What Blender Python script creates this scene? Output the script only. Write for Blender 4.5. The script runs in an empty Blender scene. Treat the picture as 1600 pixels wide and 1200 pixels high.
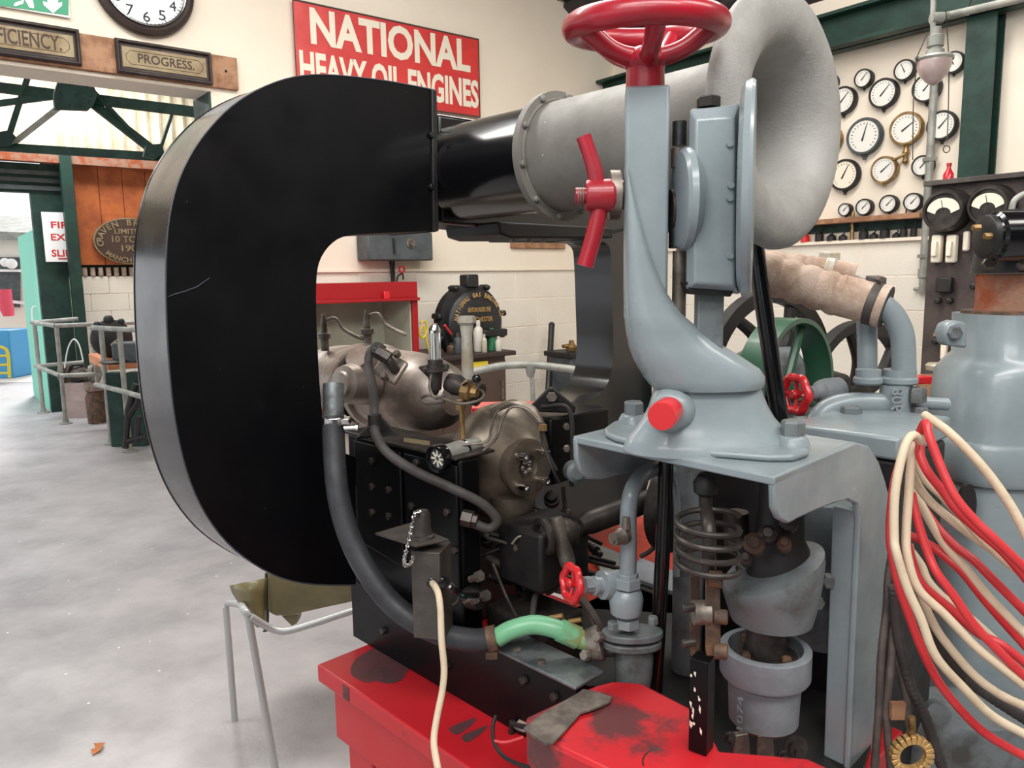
import bpy, bmesh, math, random
from mathutils import Vector, Matrix
random.seed(7)
PI = math.pi
sc = bpy.context.scene
COL = sc.collection
V = Vector
# ---------------- camera ----------------
F = 1200.0; PITCH = math.radians(8.0); ROLL = math.radians(0.9); CAM = V((0, 0, 1.6))
_f = V((0, math.cos(PITCH), -math.sin(PITCH))); _u0 = V((0, math.sin(PITCH), math.cos(PITCH))); _r0 = V((1, 0, 0))
_r = _r0*math.cos(ROLL) - _u0*math.sin(ROLL); _u = _u0*math.cos(ROLL) + _r0*math.sin(ROLL)
cd = bpy.data.cameras.new('camera'); cam = bpy.data.objects.new('camera', cd); COL.objects.link(cam)
cd.sensor_fit = 'HORIZONTAL'; cd.sensor_width = 36; cd.lens = 36*F/1600; cd.clip_start = .05; cd.clip_end = 200
cam.matrix_world = Matrix(((_r.x, _u.x, -_f.x, CAM.x), (_r.y, _u.y, -_f.y, CAM.y), (_r.z, _u.z, -_f.z, CAM.z), (0, 0, 0, 1)))
sc.camera = cam
cd.dof.use_dof = False
# ---------------- world, lights, exposure ----------------
sc.view_settings.view_transform = 'Standard'; sc.view_settings.look = 'None'; sc.view_settings.gamma = 1
sc.view_settings.use_curve_mapping = False; sc.view_settings.exposure = 0.0
w = bpy.data.worlds.new('world'); sc.world = w; w.use_nodes = True
bg = w.node_tree.nodes['Background']; bg.inputs[0].default_value = (.93, .96, 1, 1); bg.inputs[1].default_value = 1.25
def area(name, loc, aim, sx, sy, power, col=(1, 1, 1)):
    l = bpy.data.lights.new(name, 'AREA'); l.shape = 'RECTANGLE'; l.size = sx; l.size_y = sy; l.energy = power; l.color = col
    o = bpy.data.objects.new(name, l); COL.objects.link(o); o.location = loc
    o.rotation_euler = (V(aim)-V(loc)).to_track_quat('-Z', 'Y').to_euler(); return o
area('roof_or_fill_light', (-1.2, 2.6, 4.0), (-1.2, 2.7, 0), 3.2, .5, 98, (1, .97, .93))
area('roof_or_fill_light', (.8, 3.4, 4.0), (.8, 3.5, 0), 2.6, .4, 75, (1, .96, .9))
area('roof_or_fill_light', (.2, -.6, 3.6), (.4, 1.6, .9), 3.0, .5, 80, (1, .97, .94))
area('roof_or_fill_light', (2.2, .6, 3.6), (1.3, 2.0, .9), 2.0, .5, 38, (1, .96, .9))
area('roof_or_fill_light', (-5.3, 8.75, 4.3), (-5.2, 8.6, 0), 3.2, .7, 190, (.95, .98, 1))
area('roof_or_fill_light', (-.9, -1.8, 3.4), (.8, 1.5, 1.1), 3.0, .6, 48, (1, .98, .96))  # fill lamp added behind the camera to brighten the machine's front
sl = bpy.data.lights.new('sun', 'SUN'); sl.energy = 3.6; sl.angle = math.radians(12); sl.color = (1, .98, .95)
so = bpy.data.objects.new('sun', sl); COL.objects.link(so); so.rotation_euler = (V((.28, -.72, -.64))).to_track_quat('-Z', 'Y').to_euler()
# ---------------- maths ----------------
def ray(px, py):
    return (_r*((px-800)/F) + _u*(-(py-600)/F) + _f)
def P(px, py, Y):                       # point on the sight line at world depth Y
    d = ray(px, py); return CAM + d*(Y/d.y)
def hit(px, py, p0, n):
    d = ray(px, py); return CAM + d*((p0-CAM).dot(n)/d.dot(n))
UP = V((0, 0, 1))
# building frame: corner of the two walls
BD1 = V((.788, .616, 0)); BD2 = V((.616, -.788, 0)); CORNER = V((.89, 6.7, 0))
def W1(px, py, off=0.0): return hit(px, py, CORNER + BD2*off, BD2)     # left wall, room side is +BD2
def W2(px, py, off=0.0): return hit(px, py, CORNER - BD1*off, BD1)     # right wall, room side is -BD1
# machine frame
MU = V((.72, .694, 0)).normalized(); MW = V((-MU.y, MU.x, 0)); MO = V((.325, .95, 0))
def M(a, b, z): return MO + MU*a + MW*b + UP*z
def MB(px, py, b): return hit(px, py, M(0, b, 0), MW)
def MA(px, py, a): return hit(px, py, M(a, 0, 0), MU)
def MZ(px, py, z): return hit(px, py, V((0, 0, z)), UP)
def R(px, Y): return px*Y/F             # pixels to metres at depth Y
# ---------------- materials ----------------
def lin(c):
    return tuple((x/255/12.92 if x/255 <= .04045 else ((x/255+.055)/1.055)**2.4) for x in c)
MATS = {}
def mat(name, c, rough=.5, metal=0, c2=None, scale=6, lo=.42, hi=.6, bump=0, bscale=40, coat=0, emit=0, trans=0, spec=.5, detail=6, speck=None, speckw=.02):
    m = bpy.data.materials.new(name); m.use_nodes = True; nt = m.node_tree; b = nt.nodes['Principled BSDF']
    b.inputs['Base Color'].default_value = (*lin(c), 1); b.inputs['Roughness'].default_value = rough; b.inputs['Metallic'].default_value = metal
    b.inputs['Specular IOR Level'].default_value = spec
    if coat: b.inputs['Coat Weight'].default_value = coat; b.inputs['Coat Roughness'].default_value = .12
    if trans: b.inputs['Transmission Weight'].default_value = trans
    if emit: b.inputs['Emission Color'].default_value = (*lin(c), 1); b.inputs['Emission Strength'].default_value = emit
    g = nt.nodes.new('ShaderNodeNewGeometry')
    last = None
    if c2:
        n = nt.nodes.new('ShaderNodeTexNoise'); n.inputs['Scale'].default_value = scale; n.inputs['Detail'].default_value = detail; n.inputs['Roughness'].default_value = .65
        nt.links.new(g.outputs['Position'], n.inputs['Vector'])
        r = nt.nodes.new('ShaderNodeValToRGB'); r.color_ramp.elements[0].position = lo; r.color_ramp.elements[1].position = hi
        r.color_ramp.elements[0].color = (*lin(c2), 1); r.color_ramp.elements[1].color = (*lin(c), 1)
        nt.links.new(n.outputs['Fac'], r.inputs['Fac']); last = r.outputs['Color']
        nt.links.new(last, b.inputs['Base Color'])
        mr = nt.nodes.new('ShaderNodeMapRange'); mr.inputs['From Min'].default_value = .35; mr.inputs['From Max'].default_value = .65
        mr.inputs['To Min'].default_value = min(1, rough+.15); mr.inputs['To Max'].default_value = max(.05, rough-.03)
        nt.links.new(n.outputs['Fac'], mr.inputs['Value']); nt.links.new(mr.outputs['Result'], b.inputs['Roughness'])
    if speck:
        v = nt.nodes.new('ShaderNodeTexVoronoi'); v.inputs['Scale'].default_value = speck[1]; nt.links.new(g.outputs['Position'], v.inputs['Vector'])
        lt = nt.nodes.new('ShaderNodeMath'); lt.operation = 'LESS_THAN'; lt.inputs[1].default_value = speckw; nt.links.new(v.outputs['Distance'], lt.inputs[0])
        mx = nt.nodes.new('ShaderNodeMix'); mx.data_type = 'RGBA'; nt.links.new(lt.outputs[0], mx.inputs['Factor'])
        if last: nt.links.new(last, mx.inputs[6])
        else: mx.inputs[6].default_value = (*lin(c), 1)
        mx.inputs[7].default_value = (*lin(speck[0]), 1); nt.links.new(mx.outputs[2], b.inputs['Base Color'])
    if bump:
        n2 = nt.nodes.new('ShaderNodeTexNoise'); n2.inputs['Scale'].default_value = bscale; n2.inputs['Detail'].default_value = 4
        nt.links.new(g.outputs['Position'], n2.inputs['Vector'])
        bp = nt.nodes.new('ShaderNodeBump'); bp.inputs['Strength'].default_value = bump; bp.inputs['Distance'].default_value = .004
        nt.links.new(n2.outputs['Fac'], bp.inputs['Height']); nt.links.new(bp.outputs['Normal'], b.inputs['Normal'])
    MATS[name] = m; return m
mat('wall', (240, 229, 212), .8, c2=(231, 218, 199), scale=1.2, lo=.3, hi=.7, bump=.15, bscale=60)
mat('block', (233, 226, 214), .75, c2=(224, 215, 200), scale=2.5, lo=.3, hi=.7, bump=.5, bscale=120)
mat('floor', (176, 172, 173), .42, c2=(150, 147, 148), scale=2.2, lo=.35, hi=.65, bump=.25, bscale=90, speck=((232, 228, 220), 9), speckw=.05)
mat('roof', (66, 58, 60), .8, c2=(46, 42, 44), scale=3)
mat('corrugated', (214, 204, 180), .7, c2=(184, 172, 146), scale=3)
mat('green_steel', (12, 56, 45), .5, c2=(8, 43, 34), scale=5)
mat('green_dark', (20, 58, 48), .6, c2=(14, 44, 38), scale=4)
mat('black_paint', (8, 9, 12), .34, coat=.06, c2=(6, 7, 9), scale=8, bump=.03, bscale=60, spec=.22, speck=((105, 105, 105), 26), speckw=.022)
mat('black_rim', (16, 14, 17), .2, coat=.45, c2=(12, 11, 13), scale=5)
mat('black_gloss', (13, 13, 16), .2, coat=.4)
mat('black_edge', (60, 64, 72), .4)
mat('black_metal', (20, 19, 20), .5, c2=(32, 28, 26), scale=14)
mat('black_iron', (22, 24, 26), .4, c2=(32, 32, 32), scale=12, bump=.2, bscale=80)
mat('rubber', (52, 54, 58), .48, c2=(44, 44, 47), scale=20)
mat('rubber_hose', (70, 66, 64), .6, c2=(54, 50, 48), scale=15)
mat('gray_paint', (140, 151, 155), .3, c2=(124, 135, 139), scale=7, lo=.3, hi=.6, coat=.3, bump=.12, bscale=28, speck=((168, 172, 170), 18), speckw=.03)
mat('gray_dirty', (112, 119, 121), .42, c2=(70, 68, 64), scale=9, lo=.35, hi=.55, coat=.1, bump=.25, bscale=40)
mat('gray_light', (146, 152, 158), .4, c2=(122, 127, 131), scale=6, bump=.2, bscale=50)
mat('horn_gray', (126, 123, 117), .55, c2=(108, 105, 99), scale=9, lo=.3, hi=.65, bump=.12, bscale=110, speck=((190, 188, 182), 26), speckw=.04)
mat('horn_cast', (160, 159, 155), .5, c2=(140, 138, 133), scale=7, lo=.35, hi=.6, bump=.25, bscale=260)
mat('red_paint', (190, 22, 40), .28, c2=(165, 18, 34), scale=6, coat=.35)
mat('red_wheel', (176, 30, 48), .3, c2=(150, 20, 36), scale=10, coat=.3, speck=((215, 120, 130), 16), speckw=.03)
mat('red_base', (198, 30, 40), .42, c2=(100, 48, 50), scale=3.6, lo=.35, hi=.41, coat=.15, bump=.1, bscale=40)
mat('red_bright', (208, 38, 44), .3, coat=.3)
mat('red_cab', (156, 14, 22), .45)
mat('orange_floor', (206, 62, 30), .5, c2=(170, 48, 26), scale=5)
mat('steel', (186, 178, 170), .4, metal=.75, c2=(134, 118, 106), scale=6, lo=.4, hi=.62, bump=.15, bscale=60)
mat('bronze_steel', (164, 154, 140), .36, metal=.7, c2=(112, 100, 88), scale=5, lo=.38, hi=.62, bump=.15, bscale=50)
mat('chrome', (215, 212, 208), .15, metal=1)
mat('dull_metal', (140, 132, 122), .45, metal=.6, c2=(96, 88, 80), scale=16)
mat('dark_steel', (72, 66, 62), .42, metal=.5, c2=(46, 42, 40), scale=14)
mat('rust', (106, 78, 56), .6, c2=(70, 54, 44), scale=22, bump=.5, bscale=120)
mat('rusty_pipe', (140, 104, 84), .7, c2=(140, 66, 28), scale=7, lo=.42, hi=.55, bump=.5, bscale=70)
mat('brass', (168, 138, 92), .4, metal=.7, c2=(124, 98, 62), scale=20)
mat('brass_plate', (150, 134, 104), .5, metal=.2, c2=(134, 116, 86), scale=8)
mat('glass', (235, 240, 240), .05, trans=.9)
mat('lamp_glass', (186, 166, 160), .2, c2=(168, 148, 142), scale=12, coat=.4)
mat('pale_metal', (196, 192, 180), .45, c2=(172, 160, 136), scale=18, metal=.2)
mat('green_pipe', (118, 184, 140), .4, c2=(132, 140, 84), scale=14, lo=.36, hi=.44, coat=.2)
mat('lagging', (196, 174, 158), .85, c2=(164, 138, 120), scale=12, bump=.4, bscale=200)
mat('cream_cable', (218, 200, 172), .45, c2=(196, 176, 146), scale=18, lo=.3, hi=.5)
mat('red_cable', (206, 56, 60), .35, c2=(186, 34, 42), scale=12, lo=.3, hi=.5)
mat('brown_cable', (92, 80, 74), .6, c2=(66, 58, 54), scale=14)
mat('dark_conduit', (66, 62, 60), .5, c2=(48, 44, 42), scale=14)
mat('slate', (74, 62, 58), .5, c2=(58, 49, 47), scale=9)
mat('porcelain', (236, 226, 206), .3)
mat('white', (240, 240, 238), .5)
mat('dial', (226, 224, 216), .4)
mat('dial_blue', (222, 228, 232), .35)
mat('ink', (30, 26, 26), .6)
mat('ink_brown', (64, 44, 34), .6)
mat('sign_red', (214, 66, 62), .35, c2=(198, 56, 54), scale=4, speck=((92, 60, 50), 14), speckw=.03)
mat('sign_cream', (233, 224, 204), .4, speck=((110, 96, 84), 17), speckw=.04)
mat('sign_edge', (70, 66, 58), .7)
mat('exit_green', (30, 148, 104), .4)
mat('wood', (168, 126, 94), .6, c2=(134, 92, 64), scale=9)
mat('wood_dark', (58, 44, 40), .5, c2=(44, 34, 32), scale=9)
mat('wood_orange', (176, 92, 40), .55, c2=(144, 70, 30), scale=3)
mat('wood_bench', (216, 146, 104), .6, c2=(196, 126, 86), scale=6)
mat('brown_cabinet', (76, 58, 50), .5)
mat('olive', (122, 112, 76), .38, c2=(106, 98, 66), scale=6, coat=.2)
mat('chair_tube', (186, 188, 186), .35, metal=.3)
mat('rail', (160, 160, 152), .45, metal=.15, c2=(136, 137, 130), scale=8)
mat('switch_gray', (78, 84, 86), .45, c2=(64, 70, 72), scale=9)
mat('cab_in', (166, 172, 152), .7, c2=(152, 156, 138), scale=3)
mat('yellow', (226, 200, 50), .5)
mat('green_bottle', (60, 130, 92), .3)
mat('bottle_white', (202, 196, 184), .4)
mat('teal', (120, 218, 190), .5)
mat('blue', (70, 156, 210), .5)
mat('out_wall', (232, 226, 218), .8)
mat('out_brick', (226, 206, 180), .8, c2=(206, 184, 158), scale=6)
mat('pink_cloth', (226, 84, 106), .8)
mat('mat_rubber', (122, 112, 102), .75, c2=(86, 78, 72), scale=20, bump=.3, bscale=200)
mat('leaf', (178, 110, 60), .7)
mat('silver_dirty', (132, 138, 140), .35, metal=.6, c2=(84, 86, 86), scale=12)
mat('box_brown', (84, 78, 72), .45, c2=(66, 60, 56), scale=10, metal=.2)
mat('flywheel_green', (42, 84, 62), .4, coat=.2)
mat('gold', (212, 172, 110), .3, metal=.5)
# ---------------- builders ----------------
WL = {}
def props(o, label=None, cat=None, group=None, kind=None):
    if label: o['label'] = label
    if cat: o['category'] = cat
    if group: o['group'] = group
    if kind: o['kind'] = kind
def thing(name, loc, label, cat, group=None):
    o = bpy.data.objects.new(name, None); COL.objects.link(o); o.location = loc; o.empty_display_size = .02
    WL[o.name] = V(loc); props(o, label, cat, group); return o
def obj(name, bm, m, parent=None, label=None, cat=None, group=None, kind=None, bevel=0, smooth=35, seg=2):
    bmesh.ops.recalc_face_normals(bm, faces=bm.faces)
    xs = [v.co for v in bm.verts]
    lo = V((min(c.x for c in xs), min(c.y for c in xs), min(c.z for c in xs))); hi = V((max(c.x for c in xs), max(c.y for c in xs), max(c.z for c in xs)))
    org = V(((lo.x+hi.x)/2, (lo.y+hi.y)/2, lo.z))
    for v in bm.verts: v.co -= org
    me = bpy.data.meshes.new(name); bm.to_mesh(me); bm.free()
    me.materials.append(MATS[m] if isinstance(m, str) else m)
    for p in me.polygons: p.use_smooth = True
    me.set_sharp_from_angle(angle=math.radians(smooth))
    o = bpy.data.objects.new(name, me); COL.objects.link(o)
    WL[o.name] = org.copy()
    if parent: o.parent = parent; o.location = org - WL[parent.name]
    else: o.location = org
    if bevel:
        b = o.modifiers.new('bevel', 'BEVEL'); b.width = bevel; b.segments = seg; b.limit_method = 'ANGLE'; b.angle_limit = math.radians(40)
    props(o, label, cat, group, kind); return o
def N(): return bmesh.new()
def box(bm, c, hx, hy, hz):                # centre and three half vectors
    vs = [bm.verts.new(c + hx*i + hy*j + hz*k) for i in (-1, 1) for j in (-1, 1) for k in (-1, 1)]
    for f in ((0, 1, 3, 2), (4, 6, 7, 5), (0, 4, 5, 1), (2, 3, 7, 6), (0, 2, 6, 4), (1, 5, 7, 3)): bm.faces.new([vs[i] for i in f])
    return bm
X_, Y_ = V((1, 0, 0)), V((0, 1, 0))
def abox(bm, c, sx, sy, sz, ex=X_, ey=Y_, ez=UP): return box(bm, V(c), ex*sx/2, ey*sy/2, ez*sz/2)
def mbox(bm, a0, a1, b0, b1, z0, z1): return box(bm, M((a0+a1)/2, (b0+b1)/2, (z0+z1)/2), MU*(a1-a0)/2, MW*(b1-b0)/2, UP*(z1-z0)/2)
def prism(bm, pts, ext):
    a = [bm.verts.new(p) for p in pts]; b = [bm.verts.new(p+ext) for p in pts]; n = len(pts)
    bm.faces.new(a); bm.faces.new(b[::-1])
    for i in range(n): bm.faces.new((a[i], a[(i+1) % n], b[(i+1) % n], b[i]))
    return bm
def frame_of(d):
    d = d.normalized(); h = UP if abs(d.z) < .9 else X_
    s = d.cross(h).normalized(); return s, s.cross(d).normalized()
def cat(pts, n=6, closed=False):
    if len(pts) < 3 and not closed: return [V(p) for p in pts]
    out = []; L = len(pts)
    rng = range(L) if closed else range(L-1)
    for i in rng:
        g = (lambda k: V(pts[k % L])) if closed else (lambda k: V(pts[max(0, min(L-1, k))]))
        p0, p1, p2, p3 = g(i-1), g(i), g(i+1), g(i+2)
        for s in range(n):
            t = s/n
            out.append(.5*((2*p1) + (p2-p0)*t + (2*p0-5*p1+4*p2-p3)*t*t + (3*p1-p0-3*p2+p3)*t**3))
    if not closed: out.append(V(pts[-1]))
    return out
def rings(bm, rs, cap=True, closed=False):
    R_ = [[bm.verts.new(p) for p in r] for r in rs]; n = len(R_[0])
    m = len(R_)
    for i in range(m if closed else m-1):
        A, B = R_[i], R_[(i+1) % m]
        for k in range(n): bm.faces.new((A[k], A[(k+1) % n], B[(k+1) % n], B[k]))
    if cap and not closed: bm.faces.new(R_[0][::-1]); bm.faces.new(R_[-1])
    return bm
def tube(bm, pts, r, seg=12, smooth=0, closed=False, mod=None):
    if smooth: pts = cat(pts, smooth, closed)
    pts = [V(p) for p in pts]; L = len(pts); rs = []; s = None
    for i, p in enumerate(pts):
        a = pts[(i-1) % L] if (i or closed) else p; b = pts[(i+1) % L] if (i < L-1 or closed) else p
        d = (b-a).normalized()
        if s is None: s, _ = frame_of(d)
        s = (s - d*s.dot(d)).normalized(); t = d.cross(s)
        rr = r(i/(L-1)) if callable(r) else r
        rs.append([p + (s*math.cos(2*PI*k/seg) + t*math.sin(2*PI*k/seg))*(rr*(mod(i, k/seg) if mod else 1)) for k in range(seg)])
    return rings(bm, rs, closed=closed)
def lathe(bm, o, d, prof, seg=32, cap=True, sq=1.0):     # prof: (distance along d, radius)
    o = V(o); d = d.normalized(); s, t = frame_of(d)
    return rings(bm, [[o + d*h + (s*math.cos(2*PI*k/seg) + t*math.sin(2*PI*k/seg)*sq)*max(r, 1e-4) for k in range(seg)] for h, r in prof], cap=cap)
def torus(bm, c, ax, Rr, r, seg=40, sg=10):
    s, t = frame_of(ax)
    return tube(bm, [c + (s*math.cos(2*PI*i/seg)+t*math.sin(2*PI*i/seg))*Rr for i in range(seg)], r, sg, closed=True)
def bolt(bm, c, d, r, h=None):
    h = h or r*1.1; d = d.normalized()
    lathe(bm, c, d, [(0, r), (h*.85, r), (h, r*.82)], 6)
    return bm
def ball(bm, c, r, seg=14):
    return lathe(bm, V(c)-UP*r, UP, [(r-r*math.cos(PI*i/8), r*math.sin(PI*i/8)) for i in range(9)], seg)
def px(pts, Y=None):
    return [P(*(p if len(p) == 3 else (*p, Y))) for p in pts]
def loft(bm, rows, yd, n=28, p=2.4):         # rows of (y, xl, xr, Y, depth radius): horizontal superellipse sections
    rs = []
    for y, xl, xr, Y, dr in rows:
        a, b = P(xl, y, Y), P(xr, y, Y); c = (a+b)/2; h = (b-a).length/2; r = []
        for k in range(n):
            t = 2*PI*k/n; cx, sy = math.cos(t), math.sin(t)
            r.append(c + X_*(math.copysign(abs(cx)**(2/p), cx)*h) + yd*(math.copysign(abs(sy)**(2/p), sy)*dr))
        rs.append(r)
    return rings(bm, rs)
def text(name, s, tl, br, ex, ey, nrm, m, parent=None, depth=.002, off=.012, font_off=0, **kw):
    # lettering fitted in the rectangle with top-left tl and bottom-right br on the plane (ex, ey)
    c = bpy.data.curves.new('t', 'FONT'); c.body = s; c.extrude = 1; c.offset = font_off; c.resolution_u = 3
    t = bpy.data.objects.new('t', c); COL.objects.link(t)
    me = bpy.data.meshes.new_from_object(t.evaluated_get(bpy.context.evaluated_depsgraph_get()))
    bpy.data.objects.remove(t); bm = N(); bm.from_mesh(me); bpy.data.meshes.remove(me)
    x0 = min(v.co.x for v in bm.verts); x1 = max(v.co.x for v in bm.verts); y0 = min(v.co.y for v in bm.verts); y1 = max(v.co.y for v in bm.verts)
    W = (br-tl).dot(ex); H = -(br-tl).dot(ey); o = tl - ey*H
    for v in bm.verts:
        q = v.co.copy(); v.co = o + ex*((q.x-x0)/(x1-x0)*W) + ey*((q.y-y0)/(y1-y0)*H) + nrm*(depth*(q.z+1)/2 + .0002)
    return obj(name, bm, m, parent, **kw)
def letters_arc(name, s, c, rx, rz, a0, a1, size, ex, ey, nrm, m, parent, flip=False, depth=.003, wide=.7):
    n = len(s); bmA = N()
    for i, ch in enumerate(s):
        if ch == ' ': continue
        a = a0 + (a1-a0)*(i+.5)/n
        p = c + ex*(rx*math.cos(a)) + ey*(rz*math.sin(a))
        up = (ex*math.cos(a)*rz + ey*math.sin(a)*rx).normalized()
        if flip: up = -up
        rt = up.cross(nrm).normalized()
        cu = bpy.data.curves.new('t', 'FONT'); cu.body = ch; cu.extrude = 1; cu.offset = .02; cu.resolution_u = 2
        t = bpy.data.objects.new('t', cu); COL.objects.link(t)
        me = bpy.data.meshes.new_from_object(t.evaluated_get(bpy.context.evaluated_depsgraph_get())); bpy.data.objects.remove(t)
        xs = [v.co.x for v in me.vertices]; xm = (min(xs)+max(xs))/2
        base = len(bmA.verts); b2 = N(); b2.from_mesh(me)
        for v in b2.verts:
            q = v.co.copy(); v.co = p + rt*((q.x-xm)*size*1.4*wide) + up*((q.y-.35)*size*1.4) + nrm*(depth*(q.z+1)/2+.0002)
        m2 = bpy.data.meshes.new('x'); b2.to_mesh(m2); b2.free(); bmA.from_mesh(m2); bpy.data.meshes.remove(m2); bpy.data.meshes.remove(me)
    return obj(name, bmA, m, parent)
def copy_tree(o, parent=None):
    c = o.copy(); COL.objects.link(c); c.parent = parent
    for ch in [k for k in COL.objects if k.parent == o]: copy_tree(ch, c)
    return c
# ================= THE SETTING =================
def t1(p): return (p-CORNER).dot(BD1)      # along left wall (negative to the left)
def t2(p): return (p-CORNER).dot(BD2)      # along right wall (positive towards the camera)
def w1pt(t, z, off=0): return CORNER + BD1*t + BD2*off + UP*z
def w2pt(t, z, off=0): return CORNER + BD2*t - BD1*off + UP*z
W3O = P(85, 600, 9.5); W3O = V((W3O.x, W3O.y, 0))
def W3(x, y, off=0.0): return hit(x, y, W3O + BD2*off, BD2)
def t3(p): return (p-W3O).dot(BD1)
def w3pt(t, z, off=0): return W3O + BD1*t + BD2*off + UP*z
tj = t1(W1(347, 400)); zl = W1(345, 148).z; ledge = W1(850, 421).z
bm = N(); abox(bm, (-1, 6, -.05), 30, 26, .1); obj('floor', bm, 'floor', kind='structure')
# left wall: plaster above, painted blocks below the ledge, opening to the left of the jamb
bm = N()
prism(bm, [w1pt(tj, ledge), w1pt(.3, ledge), w1pt(.3, 5.2), w1pt(-9, 5.2), w1pt(-9, zl+.03), w1pt(tj, zl+.03)], -BD2*.25)
prism(bm, [w1pt(tj, 0, -.018), w1pt(.3, 0, -.018), w1pt(.3, ledge, -.018), w1pt(tj, ledge, -.018)], -BD2*.2)
wl = obj('wall_left', bm, 'wall', kind='structure')
bm = N(); prism(bm, [w1pt(tj, zl+.01, .004), w1pt(-9, zl+.01, .004), w1pt(-9, zl+.03, .004), w1pt(tj, zl+.03, .004)], -BD2*.26); obj('trim_1', bm, 'wall', kind='structure', bevel=.004)
bm = N(); prism(bm, [w1pt(tj-.012, 0, -.01), w1pt(tj, 0, -.01), w1pt(tj, zl+.01, -.01), w1pt(tj-.012, zl+.01, -.01)], -BD2*.3); obj('trim_13', bm, 'green_steel', kind='structure')
bm = N(); prism(bm, [w1pt(tj, ledge-.006, .006), w1pt(0, ledge-.006, .006), w1pt(0, ledge+.01, .006), w1pt(tj, ledge+.01, .006)], -BD2*.03); obj('trim_2', bm, 'wall', kind='structure')
def blocks(parent, ptf, ta, tb, z0, z1, bw, bh, nrm, ex, off, off0=0):
    me = {}
    k = 0; z = z1 - bh; row = 0
    while z > z0 - bh:
        t = ta - (bw/2 if row % 2 else 0)
        while t < tb:
            a, b = max(ta, t), min(tb, t+bw)
            if b - a > .05:
                key = round(b-a, 3); c = ptf((a+b)/2, z+.002, off)
                if key not in me:
                    q = N(); abox(q, (0, 0, bh/2), b-a-.005, .05, bh-.005, ex, nrm); bmesh.ops.recalc_face_normals(q, faces=q.faces)
                    bmesh.ops.bevel(q, geom=q.edges[:], offset=.003, segments=1, affect='EDGES')
                    m = bpy.data.meshes.new('block'); q.to_mesh(m); q.free(); m.materials.append(MATS['block']); me[key] = m
                o = bpy.data.objects.new('block', me[key]); COL.objects.link(o); o.parent = parent
                o.location = c - WL[parent.name] + nrm*random.uniform(-.001, .001)
            t += bw
        z -= bh; row += 1
blocks(wl, w1pt, tj+.01, 0, .2, ledge-.006, .447, .222, BD2, BD1, -.04)
# right wall
bm = N()
t2s = 10.5
shz = W2(1360, 342).z; blz = W2(1360, 379).z
prism(bm, [w2pt(-.25, 0, .027), w2pt(t2s, 0, .027), w2pt(t2s, blz, .027), w2pt(-.25, blz, .027)], BD1*.25); prism(bm, [w2pt(-.25, blz, 0), w2pt(t2s, blz, 0), w2pt(t2s, 3.6, 0), w2pt(-.25, 3.6, 0)], BD1*.22)
wr = obj('wall_right', bm, 'wall', kind='structure')
blocks(wr, w2pt, 0.02, t2(W2(1500, 500)), .7, blz, .44, .212, -BD1, BD2, .005)
bm = N(); prism(bm, [w2pt(0, blz, .0), w2pt(3.2, blz, .0), w2pt(3.2, blz+.02, .0), w2pt(0, blz+.02, .0)], -BD1*.06); obj('trim_3', bm, 'wall', kind='structure')
# dark strip behind the tool rail
bm = N(); a, b = t2(W2(1180, 350)), t2(W2(1447, 350)); prism(bm, [w2pt(a, (blz+shz)/2, .0), w2pt(b, (blz+shz)/2, .0), w2pt(b, shz-.01, .0), w2pt(a, shz-.01, .0)], -BD1*.012); obj('trim_4', bm, 'green_dark', kind='structure')
# roof sloping up from the right wall, girder and columns
bm = N(); zr = 3.33
prism(bm, [w2pt(-.3, zr-.1, -.2), w2pt(-.3, zr+.62*5+.02, 4.8), w2pt(-.3, zr+.62*5+.1, 4.8), w2pt(-.3, zr, -.2)], BD2*10); ce = obj('ceiling', bm, 'roof', kind='structure')
bm = N(); prism(bm, [w2pt(-.3, zr+.62*5, 4.7), w2pt(-.3, zr+.4, 12), w2pt(-.3, zr+.5, 12), w2pt(-.3, zr+.62*5+.1, 4.7)], BD2*10); obj('ceiling', bm, 'roof', kind='structure')
bm = N()
for k in range(40):
    s = k*.125
    prism(bm, [w2pt(-.2, zr-.1+.62*(s+.2)+.0, s), w2pt(-.2, zr-.1+.62*(s+.26), s+.06), w2pt(-.2, zr-.13+.62*(s+.26), s+.06), w2pt(-.2, zr-.13+.62*(s+.2), s)], BD2*6)
obj('roof_corrugation', bm, 'roof', ce, kind='stuff')
zb = W2(1287, 84, .12).z
bm = N()
for (o0, o1, z0, z1) in ((.04, .22, zb, zb+.02), (.12, .14, zb, zb+.21), (.04, .22, zb+.19, zb+.21)):
    prism(bm, [w2pt(t2(W2(958, 130))+.02, z0, o0), w2pt(5, z0, o0), w2pt(5, z1, o0), w2pt(t2(W2(958, 130))+.02, z1, o0)], -BD1*(o1-o0))
obj('trim_5', bm, 'green_steel', kind='structure')
bm = N(); ta, tb = t2(W2(1503, 200, .1)), t2(W2(1549, 200, .1))
prism(bm, [w2pt(ta, 0, .01), w2pt(tb, 0, .01), w2pt(tb, zb, .01), w2pt(ta, zb, .01)], -BD1*.015)
prism(bm, [w2pt((ta+tb)/2-.006, 0, .02), w2pt((ta+tb)/2+.006, 0, .02), w2pt((ta+tb)/2+.006, zb, .02), w2pt((ta+tb)/2-.006, zb, .02)], -BD1*.1)
prism(bm, [w2pt(ta, 0, .11), w2pt(tb, 0, .11), w2pt(tb, zb, .11), w2pt(ta, zb, .11)], -BD1*.015)
obj('trim_6', bm, 'green_steel', kind='structure')
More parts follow.
